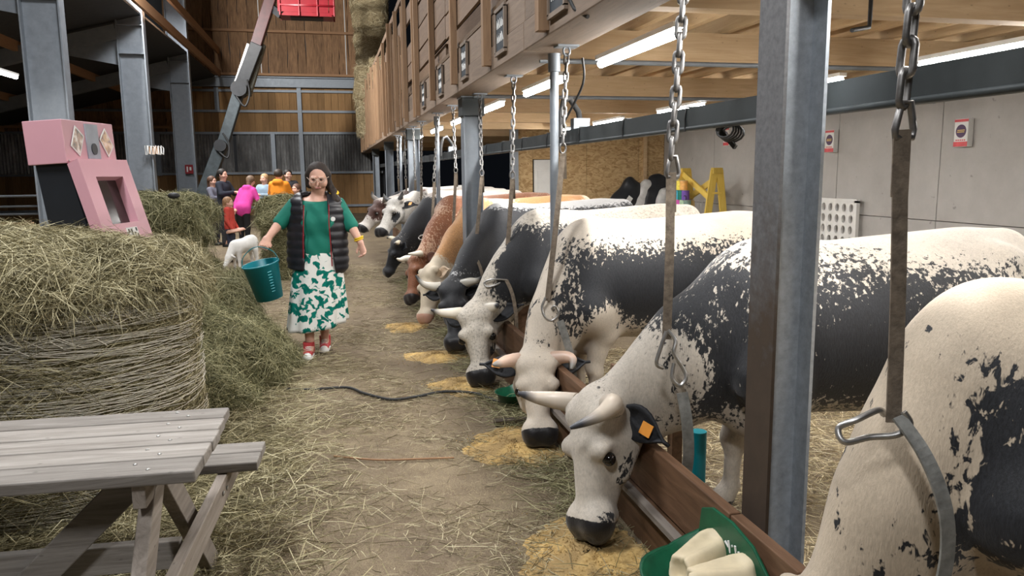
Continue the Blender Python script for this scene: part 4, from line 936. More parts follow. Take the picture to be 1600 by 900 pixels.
# bedding behind the kerb
n = 15000; X = RNG.uniform(1.5, 3.4, n); Y = RNG.uniform(2.2, 6.5, n); a = RNG.uniform(0, 6.28, n)
lt4 = strands('stall_bedding', np.stack([X, Y, RNG.uniform(.004, .03, n)], 1), np.stack([np.cos(a), np.sin(a), RNG.normal(size=n) * .1], 1), RNG.uniform(.04, .16, n), RNG.uniform(.002, .004, n), M['straw'], None, .1)
tag(lt4, 'straw bedding under the cows in the stalls', 'straw')
# heaps of yellow meal under the muzzles
t = NT('yellow_meal'); v = t.coord(); n_ = t.noise(v, 45, 5, .75); n2_ = t.noise(v, 4, 3)
c_ = t.ramp(n_, [(.35, (.40, .25, .08)), (.6, (.68, .47, .19))]); M['meal'] = t.base(t.mix(t.ramp(n2_, [(.45, (.6, .6, .6)), (.62, (0, 0, 0))]), c_, (.24, .17, .09)), .9, 0, .2); t.bump(n_, .8, .012)
pm = MB().ball((0, 0, 0), (.008, .006, .005), 6, 4)
for i, (x, y, rx, ry, who) in enumerate(((1.02, 2.93, .26, .30, 'the nearest spotted head'), (1.0, 4.3, .24, .30, 'the white faced cow'), (.92, 5.7, .22, .26, 'the grey speckled face'), (.85, 6.7, .25, .22, 'the black cow'), (.72, 8.1, .2, .25, 'the cream muzzle'))):
    def zf(X, Y, rx=rx, ry=ry, i=i):
        r = np.sqrt((X / rx) ** 2 + (Y / ry) ** 2) + .12 * np.sin(3 * np.arctan2(Y, X) + i) + .07 * np.sin(7 * np.arctan2(Y, X) + 2 * i)
        return np.maximum(-.02, .030 * (1 - r ** 1.5)) + .003 * np.sin(X * 90) * np.sin(Y * 80)
    g = grid_mesh('feed_heap', -rx * 1.3, rx * 1.3, -ry * 1.3, ry * 1.3, 40, 40, zf, M['meal']); g.location = (x, y, 0)
    tag(g, 'low heap of yellow meal under %s' % who, 'cattle feed', 'heaps of yellow meal')
    m = 700; b = MB(); tet = [(-.5, 0, 0), (.5, -.3, 0), (.4, .5, 0), (0, .1, .6)]
    for j in range(m):
        a = random.uniform(0, 6.28); r = abs(random.gauss(0, .7)); s = random.uniform(.004, .011); cx, cy = rx * r * math.cos(a), ry * r * math.sin(a)
        z = max(.001, .030 * (1 - min(1, r) ** 1.5)); ca = math.cos(a * 7); sa = math.sin(a * 7)
        b.add([(cx + s * (p[0] * ca - p[1] * sa), cy + s * (p[0] * sa + p[1] * ca), z + s * p[2]) for p in tet], [(0, 2, 1), (0, 1, 3), (1, 2, 3), (2, 0, 3)])
    tag(b.build('crumbs', M['meal'], g), kind='stuff')
b = MB(); b.tube(smooth([(-.40, 5.9, .012), (-.2, 5.84, .012), (.05, 5.82, .014), (.18, 5.62, .012), (.36, 5.42, .012), (.55, 5.44, .014), (.75, 5.52, .012), (.96, 5.42, .014), (1.06, 5.2, .02), (1.14, 5.1, .012), (1.22, 5.12, .012)]), .011, 6)
tag(b.build('floor_cable', M['rubber']), 'black cable snaking across the straw strewn aisle', 'cable')
MB().tube(smooth([(-.05, 4.38, .01), (.2, 4.25, .012), (.5, 4.2, .01), (.62, 4.18, .01)]), .006, 5).build('twig', M['girt']); tag(COL.objects['twig'], 'long thin dry stalk lying across the middle of the aisle', 'stalk')
b = MB().box((-.11, -.03, 0), (.11, .03, .03)); o = b.build('wood_offcut', M['galv_rust'], bevel=.004); o.location = (1.08, 4.72, .0); tag(o, 'short dark board lying beside the white faced cow\'s muzzle', 'board')

# ================================================================== PEOPLE
def cut(f, *pl):
    """keep only where n.p < c for every plane"""
    def g(P):
        d = f(P)
        for n, c in pl: d = np.maximum(d, (P @ N3(n) - c).astype(np.float32))
        return d
    return g
def smesh(name, f, lo, hi, h, m, parent, **kw):
    v, F = surface(f, lo, hi, h); return npmesh(name, v, F, m, parent, **kw)
def hand(Sd, wr, dr, pn, r=.011, curl=.5, sc=1.0, side=1):
    """wr wrist, dr direction of the fingers, pn palm normal"""
    wr, dr, pn = np.array(wr, float), unit(dr), unit(pn); sdv = np.cross(dr, pn) * side
    pc = wr + dr * .055 * sc
    fr = squash((dr, sdv, pn), (1, 1.25, .62)); Sd.cone(wr, wr + dr * .075 * sc, .024 * sc, .030 * sc, fr, k=.015)
    for i, (o_, L) in enumerate(((-.030, .062), (-.011, .074), (.009, .070), (.028, .055))):
        a = wr + dr * .085 * sc + sdv * o_ * sc; b = a + (dr * math.cos(curl) + pn * math.sin(curl)) * L * .5 * sc
        c = b + (dr * math.cos(curl * 2.4) + pn * math.sin(curl * 2.4)) * L * .5 * sc
        Sd.cone(a, b, r * sc, r * .9 * sc, k=.005); Sd.cone(b, c, r * .9 * sc, r * .72 * sc, k=.004)
    a = wr + dr * .025 * sc - sdv * .028 * sc; b = a + (dr * .6 - sdv * .6 + pn * .35) * .045 * sc; c = b + (dr * .9 + pn * .5) * .028 * sc
    Sd.cone(a, b, .013 * sc, .011 * sc, k=.01); Sd.cone(b, c, .011 * sc, .009 * sc, k=.004)
def head_sdf(Sd, c, face, s=1.0, upv=(0, 0, 1)):
    c = np.array(c, float); y = unit(face); x = unit(np.cross(y, upv)); z = np.cross(x, y); T = lambda a, b, d: c + (x * a + y * b + z * d) * s
    Sd.cone(T(0, -.012, .03), T(0, -.005, .035), .088 * s, .088 * s, squash((x, y, z), (.88, 1.02, 1.05)), k=.02)
    Sd.cone(T(0, .012, -.03), T(0, .022, -.072), .074 * s, .050 * s, squash((x, y, z), (.95, 1, 1)), k=.03)
    Sd.cone(T(0, .088, .012), T(0, .105, -.022), .007 * s, .011 * s, k=.012)
    for sd in (-1, 1):
        Sd.ball(T(.040 * sd, .056, -.022), .034 * s, k=.02); Sd.ball(T(.031 * sd, .094, .022), .015 * s, k=.012, sub=True)
        Sd.cone(T(.083 * sd, -.005, .018), T(.084 * sd, -.008, -.022), .014 * s, .010 * s, k=.006)
        Sd.cone(T(.018 * sd, .090, .040), T(.048 * sd, .078, .040), .009 * s, k=.01)
    Sd.cone(T(-.018, .083, -.052), T(.018, .083, -.052), .009 * s, squash=None) if False else Sd.cone(T(-.018, .082, -.050), T(.018, .082, -.050), .010 * s, .010 * s, k=.006)
    Sd.cone(T(-.022, .097, -.051), T(.022, .097, -.051), .002 * s, .002 * s, k=.004, sub=True)
    return T
# ---- the woman in green
wo_ = empty('person', (-.17, 7.10, 0), label='woman in green t-shirt, black quilted vest and leaf print skirt, carrying a teal bucket', cat='person')
SK = SDF(.03); fr0 = squash(np.eye(3), (1.35, .95, 1))
T_ = head_sdf(SK, (.065, -.04, 1.575), (-.08, -1, -.22), 1.04, (0, .2, 1))
SK.cone((.05, .0, 1.38), (.06, -.01, 1.50), .062, .056)
tor = [((.03, 0, 1.00), (.04, 0, 1.28), .150, .155), ((-.10, .01, 1.36), (.17, .01, 1.36), .065, .065), ((.03, 0, .90), (.03, 0, 1.0), .155, .15)]
for a, b, r1, r2 in tor: SK.cone(a, b, r1 - .012, r2 - .012, fr0 if r1 > .1 else None, k=.05)
armsW = {-1: [(-.14, .01, 1.365), (-.275, -.03, 1.21), (-.385, -.17, 1.075)], 1: [(.215, .01, 1.36), (.33, -.03, 1.17), (.405, -.15, 1.015)]}
for sd, (a, b, c) in armsW.items():
    SK.cone(a, b, .058, .047, k=.03); SK.cone(b, c, .046, .027, k=.02)
hand(SK, (-.385, -.17, 1.075), (-.35, -.35, -.75), (.3, -.6, .6), curl=.75, side=1)
hand(SK, (.405, -.15, 1.015), (.25, -.25, -.9), (-.7, -.5, .1), curl=.5, side=-1)
for x, y, kz in ((-.075, -.12, .0), (.055, .12, .0)):
    SK.cone((x * .9 + .01, y * .2, .85), (x, y * .6, .48), .095, .062, k=.03); SK.cone((x, y * .6, .48), (x, y + .02, .10), .060, .036, k=.02); SK.cone((x, y + .02, .08), (x - .01, y - .10, .045), .035, .03, k=.02)
smesh('body', SK, (-.60, -.45, -.0), (.60, .35, 1.75), .0075, M['skin'], wo_)
TS = SDF(.05)
for a, b, r1, r2 in tor: TS.cone(a, b, r1 + .006, r2 + .006, fr0 if r1 > .1 else None)
for sd, bx__ in ((-1, -.035), (1, .115)): TS.cone((bx__, -.10, 1.20), (bx__, -.095, 1.17), .075, .075, k=.06)
for sd, (a, b, c) in armsW.items():
    a, b = np.array(a), np.array(b); TS.cone(a, a + (b - a) * 1.02, .070, .066, k=.04)
shirt = cut(lambda P: TS(P) + (.003 * np.sin(P[:, 2] * 26 + 9 * P[:, 0] + 3 * np.sin(P[:, 0] * 14))).astype(np.float32), ((0, 0, -1), -.90), ((0, -.25, 1), 1.408), ((-.70, .13, -.70), -.668 + .05), ((.62, .1, -.78), -.66 + .0))
M['shirt'] = plain('green_jersey', (.003, .150, .105), .75, 0, .08, 5)
smesh('t_shirt', shirt, (-.45, -.35, .85), (.55, .35, 1.5), .011, M['shirt'], wo_)
VS = SDF(.05)
for a, b, r1, r2 in (((.03, 0.01, .84), (.04, 0.005, 1.28), .185, .175), ((-.09, .02, 1.36), (.16, .02, 1.36), .082, .082)): VS.cone(a, b, r1 + .012, r2 + .012, fr0 if r1 > .1 else None)
def vest(P):
    d = VS(P) - (.007 * np.abs(np.sin(P[:, 2] * 3.1416 / .075 + P[:, 0] * .6))).astype(np.float32)
    op = np.abs(P[:, 0] - .035 + .03 * (P[:, 2] - 1.1)) - (.105 + .08 * (1.1 - P[:, 2]) * (P[:, 2] < 1.1)); wedge = np.maximum(op, P[:, 1] + .0)
    inner = d + .032
    hole = np.minimum(np.sqrt((P[:, 1] - .01) ** 2 + (P[:, 2] - 1.31) ** 2) - .085, 9) ; hole = np.maximum(hole, .14 - np.abs(P[:, 0] - .04))
    nk = np.sqrt((P[:, 0] - .05) ** 2 + (P[:, 1] + .0) ** 2) - .075
    d = np.maximum(d, -inner); d = np.maximum(d, -wedge); d = np.maximum(d, -hole); d = np.maximum(d, -np.maximum(nk, 1.33 - P[:, 2]))
    return np.maximum(np.maximum(d, .79 + .12 * (P[:, 0] + .2) * -1 - P[:, 2]), P[:, 2] - 1.475).astype(np.float32)
M['vest'] = plain('black_quilted_nylon', (.016, .016, .020), .4, 0, .2, 12)
smesh('vest', vest, (-.42, -.35, .6), (.5, .4, 1.6), .010, M['vest'], wo_)
b = MB(); b.tube(smooth([(-.065, -.175, 1.36), (-.075, -.205, 1.2), (-.085, -.205, 1.05), (-.09, -.20, .9)]), .005, 5); b.tube(smooth([(.145, -.175, 1.36), (.14, -.205, 1.2), (.145, -.205, 1.05), (.15, -.20, .82)]), .005, 5)
b.build('red_piping', M['red'], wo_)
MB().cyl((.175, -.188, 1.235), (.177, -.198, 1.235), .02, n=16).build('badge', M['white'], wo_)
# skirt
t = NT('leaf_print_cotton'); v = t.coord((1, .35, 1)); n_ = t.noise(v, 15, 2.0, .5, .6); c_ = t.ramp(n_, [(.50, (.70, .70, .66)), (.53, (.0, .17, .13)), (.66, (.0, .11, .085))]); M['skirt'] = t.base(c_, .85, 0, .2)
vs = []; nr, na = 26, 72
for i in range(nr):
    tt = i / (nr - 1); z = .955 - .69 * tt + 0; rx = .185 + .075 * tt ** .7; ry = .150 + .08 * tt ** .7
    for j in range(na):
        a = 2 * math.pi * j / na; fo = 1 + (.015 + .06 * tt) * math.sin(9 * a + 1.3 * math.sin(2 * a)) + .03 * tt * math.sin(4 * a + 1)
        vs.append((.03 - .03 * tt + rx * fo * math.cos(a), ry * fo * math.sin(a) + .0, z - .05 * tt * math.cos(a - .4)*(-1) * .8))
fs = [(i * na + j, (i + 1) * na + j, (i + 1) * na + (j + 1) % na, i * na + (j + 1) % na) for i in range(nr - 1) for j in range(na)]
b = MB(); b.add(vs, fs, True); o = b.build('skirt', M['skirt'], wo_); md = o.modifiers.new('thick', 'SOLIDIFY'); md.thickness = .006
# hair with side ponytail, glasses, bracelets, shoes
HR = SDF(.03); HR.cone(T_(0, -.03, .05), T_(0, -.025, .055), .098, .098, k=.02); HR.cone(T_(.07, -.03, .03), T_(.075, -.02, -.04), .045, .04); HR.cone(T_(-.07, -.03, .03), T_(-.072, -.02, -.02), .04, .03)
sgn = 1 if T_(1, 0, 0)[0] > T_(0, 0, 0)[0] else -1
HR.cone(T_(.06 * sgn, -.06, -.03), T_(.115 * sgn, .0, -.11), .045, .03); HR.cone(T_(.115 * sgn, .0, -.11), T_(.13 * sgn, .05, -.17), .03, .035); HR.cone(T_(.13 * sgn, .05, -.17), T_(.10 * sgn, .07, -.23), .033, .012)
fcn = unit((-.08, -1, -.22)); c0 = np.array([.065, -.04, 1.575])
hairf = lambda P: np.maximum(HR(P), np.minimum(((P - N3(c0)) @ N3(fcn) - .045 + .35 * np.maximum(0, (P[:, 2] - 1.625)) * -1), 1.0) * (np.linalg.norm(P - N3(c0 + np.array([0, 0, -.0])), axis=1) < .13) + -9.0 * (np.linalg.norm(P - N3(c0), axis=1) >= .13)).astype(np.float32)
smesh('hair', hairf, (-.15, -.3, 1.25), (.32, .2, 1.75), .009, M['hair'], wo_)
MB().tube([tuple(T_(.122 * sgn, .01, -.115) + np.array([.034 * math.cos(a), .02 * math.sin(a), .014 * math.sin(a)])) for a in ang], .012, 8, closed=True).build('scrunchie', plain('yellow_cloth', (.75, .48, .03), .7), wo_)
b = MB()
for sd in (-1, 1):
    b.tube([tuple(T_(.036 * sd + .027 * math.cos(a), .112, .022 + .021 * math.sin(a))) for a in ang], .0032, 5, closed=True); b.tube([tuple(T_(.062 * sd, .11, .026)), tuple(T_(.09 * sd, .03, .03))], .0025, 5)
b.tube([tuple(T_(-.009, .115, .026)), tuple(T_(.009, .115, .026))], .003, 5); b.build('glasses', plain('pale_glasses_frame', (.55, .42, .34), .3), wo_)
b = MB()
for sd in (-1, 1): b.ball(T_(.033 * sd, .092, .020), (.012, .006, .006), 10, 6)
b.build('eyes', M['hair'], wo_); tag(COL.objects['eyes'], kind='stuff')
b = MB(); b.cyl(T_(-.021, .0925, -.050), T_(.021, .0925, -.050), .0055, n=8); b.build('mouth', plain('lips', (.50, .19, .17), .4), wo_)
for k in range(2): MB().tube([tuple(np.array([.392, -.132 , 1.045 + .016 * k]) + np.array([.036 * math.cos(a), .036 * math.sin(a), .012 * math.cos(a)])) for a in ang], .007, 8, closed=True).build('bracelet', plain('yellow_band', (.78, .52, .02), .5), wo_)
M['sneaker'] = plain('red_canvas', (.46, .045, .05), .7, 0, .1)
for k, (x, y, rx) in enumerate(((-.085, -.13, 0), (.055, .13, 0))):
    s_ = SDF(.02); s_.cone((x, y + .03, .055), (x - .01, y - .11, .045), .046, .040, squash(np.eye(3), (1, 1, .9))); s_.cone((x, y + .035, .06), (x, y + .03, .115), .046, .048); s_.cone((x, y + .04, .10), (x, y + .03, .155), .044, .046)
    sh = smesh('sneaker', cut(s_, ((0, 0, -1), -.012), ((0, 0, 1), .135)), (x - .12, y - .22, -.02), (x + .12, y + .14, .2), .008, M['sneaker'], wo_)
    so = SDF(.02); so.cone((x, y + .035, .02), (x - .01, y - .12, .02), .05, .046, squash(np.eye(3), (1, 1, .36))); so.cone((x - .01, y - .135, .035), (x - .01, y - .13, .03), .036, .034)
    smesh('sole', cut(so, ((0, 0, -1), .0)), (x - .12, y - .25, -.02), (x + .12, y + .14, .1), .008, M['white'], sh)
    b = MB()
    for q in range(4): b.tube([(x - .028, y - .035 - .022 * q, .098 - .010 * q), (x - .005, y - .045 - .022 * q, .106 - .010 * q), (x + .022, y - .035 - .022 * q, .098 - .010 * q)], .0035, 5)
    b.build('laces', M['white'], sh)
# teal bucket hanging from her hand
bk = empty('bucket', (-.588, 6.87, .73), label='teal plastic bucket swinging from the walking woman\'s hand', cat='bucket'); bk.rotation_euler = (math.radians(6), math.radians(-11), 0)
vs = []; prof = [(.108, -.17), (.112, -.17), (.150, .135), (.157, .138), (.160, .150), (.152, .152), (.146, .148), (.104, -.160)]; na = 40
for r, z in prof:
    for j in range(na): a = 2 * math.pi * j / na; vs.append((r * math.cos(a), r * math.sin(a), z))
fs = [(i * na + j, i * na + (j + 1) % na, (i + 1) * na + (j + 1) % na, (i + 1) * na + j) for i in range(len(prof) - 1) for j in range(na)]; fs += [tuple(range(na))[::-1], tuple(range((len(prof) - 1) * na, len(prof) * na))]
b = MB(); b.add(vs, fs, True); b.build('shell', M['teal'], bk)
MB().tube(smooth([(.152, 0, .13), (.13, -.0, .22), (.04, 0, .285), (-.04, 0, .285), (-.13, 0, .22), (-.152, 0, .13)]), .004, 6).build('handle', M['teal'], bk)
b = MB()
for q in range(8): b.box((.045, -.1415 + .0 - .002 * 0, -.09 + .025 * q), (.078, -.118, -.083 + .025 * q))
for q in range(8):
    pass
b = MB()
for q in range(8):
    z = -.09 + .025 * q; r = .112 + .038 * (z + .17) / .305; a0 = -math.pi / 2 + .35; b.tube([((r + .002) * math.cos(a0 + s), (r + .002) * math.sin(a0 + s), z) for s in (0, .12, .24)], .003, 4)
b.build('scale_marks', plain('pale_teal', (.12, .42, .45), .5), bk); tag(COL.objects['scale_marks'], kind='stuff')

def person(loc, rz, h, lab, topc, trc, hairc, arms=None, lean=0, hem=.50, child=False, extra=None, hood=False, grid=.016, wide=1.0):
    o = empty('person', (loc[0], loc[1], 0), rz, lab, 'person', 'visitors at the back of the barn'); hs = 1.22 if child else 1.0
    s = SDF(.03); ly = lambda z: -lean * max(0, z - .5) * 1.2
    hz = .935 if not child else .915; hc = (0, ly(hz) * h, hz * h - .02 * h)
    T = head_sdf(s, hc, (0, -1, -lean * .4), h / 1.69 * hs)
    fr = squash(np.eye(3), (1.3 * wide, .95, 1)); s.cone((0, ly(.8) * h, .80 * h), (hc[0], hc[1] + .01, hc[2] - .03), .036 * h, .034 * h)
    A = arms or {-1: [(-.10, 0, .80), (-.13, .0, .64), (-.12, -.08, .50)], 1: [(.10, 0, .80), (.13, .0, .64), (.12, -.08, .50)]}
    tp = SDF(.04); tp.cone((0, 0, .56 * h), (0, ly(.76) * h, .755 * h), .078 * h, .078 * h, fr); tp.cone((-.075 * h, ly(.8) * h, .80 * h), (.075 * h, ly(.8) * h, .80 * h), .042 * h)
    tp.cone((0, 0, .51 * h), (0, 0, .56 * h), .078 * h, .078 * h, fr)
    if hood: tp.cone((-.03 * h, ly(.84) * h + .05 * h, .83 * h), (.03 * h, ly(.84) * h + .05 * h, .83 * h), .042 * h)
    for sd, pts in A.items():
        p = [np.array([q[0], q[1] + ly(q[2]) * .9, q[2]]) * h for q in pts]
        s.cone(p[0], p[1], .028 * h, .024 * h); s.cone(p[1], p[2], .023 * h, .016 * h); tp.cone(p[0], p[1], .038 * h, .033 * h); tp.cone(p[1], p[1] + (p[2] - p[1]) * .92, .032 * h, .025 * h, k=.02)
        hand(s, p[2], unit(p[2] - p[1]), (0, 0, -1), .010, .5, h / 1.7, sd)
    tr = SDF(.03)
    for sd in (-1, 1):
        s.cone((.045 * sd * h, 0, .5 * h), (.05 * sd * h, -.01 * h, .05 * h), .045 * h, .022 * h)
        tr.cone((.045 * sd * h, 0, .52 * h), (.048 * sd * h, -.01 * h, .28 * h), .060 * h, .042 * h); tr.cone((.048 * sd * h, -.01 * h, .28 * h), (.05 * sd * h, 0, .055 * h), .041 * h, .030 * h)
    lo, hi = (-.30 * h, -.55 * h, 0), (.30 * h, .25 * h, 1.05 * h)
    smesh('body', s, lo, hi, grid, M['skin'], o); smesh('jacket' if h > 1.3 else 'top', tp, lo, hi, grid, plain('cloth_top', topc, .85, 0, .12, 9), o)
    smesh('trousers', tr, lo, hi, grid, plain('cloth_trousers', trc, .85), o)
    hr = SDF(.02); hr.cone(T(0, -.028, .045), T(0, -.02, .05), .098 * h / 1.69 * hs, k=.02)
    if hairc[3] if len(hairc) > 3 else 0: hr.cone(T(0, -.07, .0), T(0, -.08, -.14), .06 * h / 1.69 * hs, .05 * h / 1.69 * hs)
    c0 = N3(T(0, .045, 0)); nf = N3(unit((0, -1, 0)))
    smesh('hair', lambda P: np.maximum(hr(P), ((P - c0) @ nf - .55 * np.maximum(0, P[:, 2] - c0[2] - .04)).astype(np.float32)), lo, hi, grid * .75, plain('hair_c', hairc[:3], .6, 0, .3, 40), o)
    for sd in (-1, 1):
        f = SDF(.02); f.cone((.05 * sd * h, .02, .03), (.05 * sd * h, -.12 * h / 1.7, .03), .038, .034); smesh('shoe', cut(f, ((0, 0, -1), 0)), (.05 * sd * h - .1, -.25, -.02), (.05 * sd * h + .1, .12, .1), .014, M['rubber'], o)
    return o
fold = {-1: [(-.10, 0, .80), (-.14, -.06, .68), (-.02, -.16, .70)], 1: [(.10, 0, .80), (.14, -.06, .68), (.04, -.17, .69)]}
person((-2.36, 18.5), math.radians(62), 1.76, 'dark haired man in navy jacket with arms folded, beside the boom lift', (.018, .022, .035), (.03, .03, .035), (.02, .015, .012), fold)
person((-2.66, 19.0), math.radians(70), 1.60, 'person in striped jacket partly hidden behind the man in navy', (.14, .14, .18), (.04, .04, .05), (.10, .05, .03, 1), fold)
person((-1.92, 18.0), math.radians(150), 1.60, 'person in bright pink hooded jacket and black trousers, leaning, seen from behind', (.62, .05, .30), (.012, .012, .014), (.16, .10, .06, 1),
       {-1: [(-.10, 0, .79), (-.16, -.06, .66), (-.12, -.16, .64)], 1: [(.10, 0, .79), (.13, .02, .62), (.08, .08, .54)]}, .42, hood=True, wide=1.1)
person((-1.88, 15.3), math.radians(78), 1.22, 'child in red vest over grey sleeves watching beside the hay bale', (.45, .05, .035), (.03, .035, .06), (.30, .17, .09, 1), None, 0, child=True)
person((-1.56, 19.6), math.radians(-32), 1.64, 'blond woman in pale blue jacket and rucksack beyond the round bale', (.25, .34, .42), (.05, .06, .09), (.42, .26, .13, 1), fold)
person((-1.17, 18.6), math.radians(165), 1.74, 'man in orange hooded jacket seen from behind, beyond the round bale', (.80, .27, .02), (.03, .03, .04), (.04, .028, .02), fold, .05, hood=True, wide=1.15)
person((-1.02, 20.0), math.radians(20), 1.74, 'dark haired person standing behind the man in orange', (.03, .03, .035), (.03, .03, .035), (.015, .012, .01), fold)
person((-.80, 18.9), math.radians(-40), 1.40, 'child whose head shows just right of the man in orange', (.06, .06, .08), (.03, .03, .04), (.12, .06, .04), None, 0, child=True)

# white goat with its head down by the bale
go = empty('goat', (-1.52, 13.9, 0), rz=math.radians(40), label='small white goat with lowered head nosing the hay behind the bales', cat='goat')
g = SDF(.05); sy = squash(np.eye(3), (1, .8, 1))
g.cone((-.10, 0, .40), (.16, 0, .44), .13, .12); g.cone((.12, 0, .50), (.18, 0, .50), .08, .09); g.cone((-.16, 0, .42), (-.30, -.02, .24), .09, .06, k=.04); g.cone((-.30, -.02, .22), (-.40, -.04, .10), .055, .032, k=.03)
for x in (-.13, .19):
    for sd in (-1, 1): g.cone((x, .07 * sd, .34), (x + (.03 if x > 0 else 0), .07 * sd, .18), .055, .03, k=.03); g.cone((x + (.03 if x > 0 else 0), .07 * sd, .18), (x, .07 * sd, .02), .026, .022, k=.02)
g.cone((-.285, -.06, .28), (-.25, -.14, .24), .022, .014, k=.01); g.cone((-.285, .03, .28), (-.25, .10, .24), .022, .014, k=.01); g.cone((.27, 0, .50), (.31, 0, .44), .025, .012, k=.02)
smesh('body', g, (-.6, -.35, -.02), (.5, .35, .75), .013, plain('white_goat_hair', (.74, .72, .68), .8, 0, .05, 30, .3), go)
b = MB()
for sd in (-1, 1): b.tube(smooth([(-.27, .02 * sd - .01, .30), (-.25, .03 * sd - .01, .35), (-.20, .035 * sd - .01, .37)]), [.012] * 12 + [.004], 6)
b.build('horns', M['girt'], go)

# ================================================================== KIOSK
kk = empty('photo_kiosk', (-1.46, 4.98, 1.20), label='pink and black photo booth kiosk standing on the net-wrapped hay bale', cat='kiosk'); kk.rotation_euler = (0, math.radians(-3), math.radians(-15)); kk.scale = (.93, .82, .97)
# local axes: +x to the aisle, +y away, z up
MB().box((-.25, .0, .52), (.0, .66, .78)).build('head_box', M['pink'], kk, .004)
MB().prism([(-.22, .03, .52), (-.02, .03, .52), (.08, .03, .0), (-.18, .03, .0)], (0, .60, 0)).build('body_shell', M['black'], kk)
fp = lambda y, s, d: V(.0 + .125 * s + .93 * d, y, .515 - .55 * s + .37 * d)   # a point on the sloping front: s down, d outwards
def slab(b, y0, y1, s0, s1, d0, d1):
    q = [fp(y, s, d) for d in (d0, d1) for y in (y0, y1) for s in (s0, s1)]; return b.add(q, [(0, 1, 3, 2), (4, 6, 7, 5), (0, 4, 5, 1), (2, 3, 7, 6), (0, 2, 6, 4), (1, 5, 7, 3)])
b = MB(); slab(b, 0, .66, 0, .20, 0, .075); slab(b, 0, .66, .74, 1.02, 0, .075); slab(b, 0, .15, .20, .74, 0, .075); slab(b, .52, .66, .20, .74, 0, .075); b.build('front_frame', M['pink'], kk)
slab(MB(), .15, .52, .20, .74, .008, .014).build('screen', plain('dark_screen', (.03, .018, .018), .12, 0, .1, 3), kk)
MB().box((.0, .27, .55), (.008, .43, .765)).build('camera_plate', plain('grey_plate', (.30, .33, .38), .5), kk)
MB().cyl((.006, .35, .61), (.014, .35, .61), .036, n=24).build('lens', M['black'], kk)
def photo(y, z, r, w, h, cols):
    o = empty('photo_print', (.004, y, z)); o.parent = kk; o.rotation_euler = (r, 0, 0)
    MB().box((0, -w / 2, -h / 2), (.003, w / 2, h / 2)).build('white_border', M['white'], o)
    t = NT('photo_colours'); n_ = t.noise(t.coord(), 22, 3); MM = t.base(t.ramp(n_, cols), .3); MB().box((.003, -w / 2 + .012, -h / 2 + .012), (.0045, w / 2 - .012, h / 2 - .012)).build('picture', MM, o)
photo(.155, .655, math.radians(-32), .115, .15, [(.35, (.05, .04, .03)), (.5, (.35, .20, .12)), (.65, (.7, .66, .6))]); photo(.535, .655, math.radians(40), .115, .15, [(.35, (.16, .05, .03)), (.5, (.5, .27, .08)), (.65, (.7, .5, .4))])
b = MB(); slab(b, .30, .46, .80, .95, .075, .078); b.build('sticker', M['white'], kk)
b = MB()
for y, s0, s1 in ((.32, .82, .86), (.36, .82, .93), (.40, .86, .93), (.43, .81, .85), (.435, .88, .93)): slab(b, y, y + .018, s0, s1, .078, .080)
b.build('sticker_print', M['black'], kk); tag(COL.objects['sticker_print'], kind='stuff')
for y in (.03, .25, .40, .63): MB().cyl((.0, y, .535), (.004, y, .535), .006, n=8).build('screw', M['hook'], kk)
o = MB().tube([(.05 * math.cos(a), .03 * math.sin(a), .0) for a in ang], .006, 6, closed=True).build('stone_lid', M['rubber']); bpy.data.objects.remove(o)
o = MB().ball((0, 0, 0), (.055, .045, .03), 14, 8).build('dark_knob', M['rubber']); o.location = (-1.42, 7.68, 1.44); tag(o, 'small dark round lump lying on top of the green hay bale', 'lump')

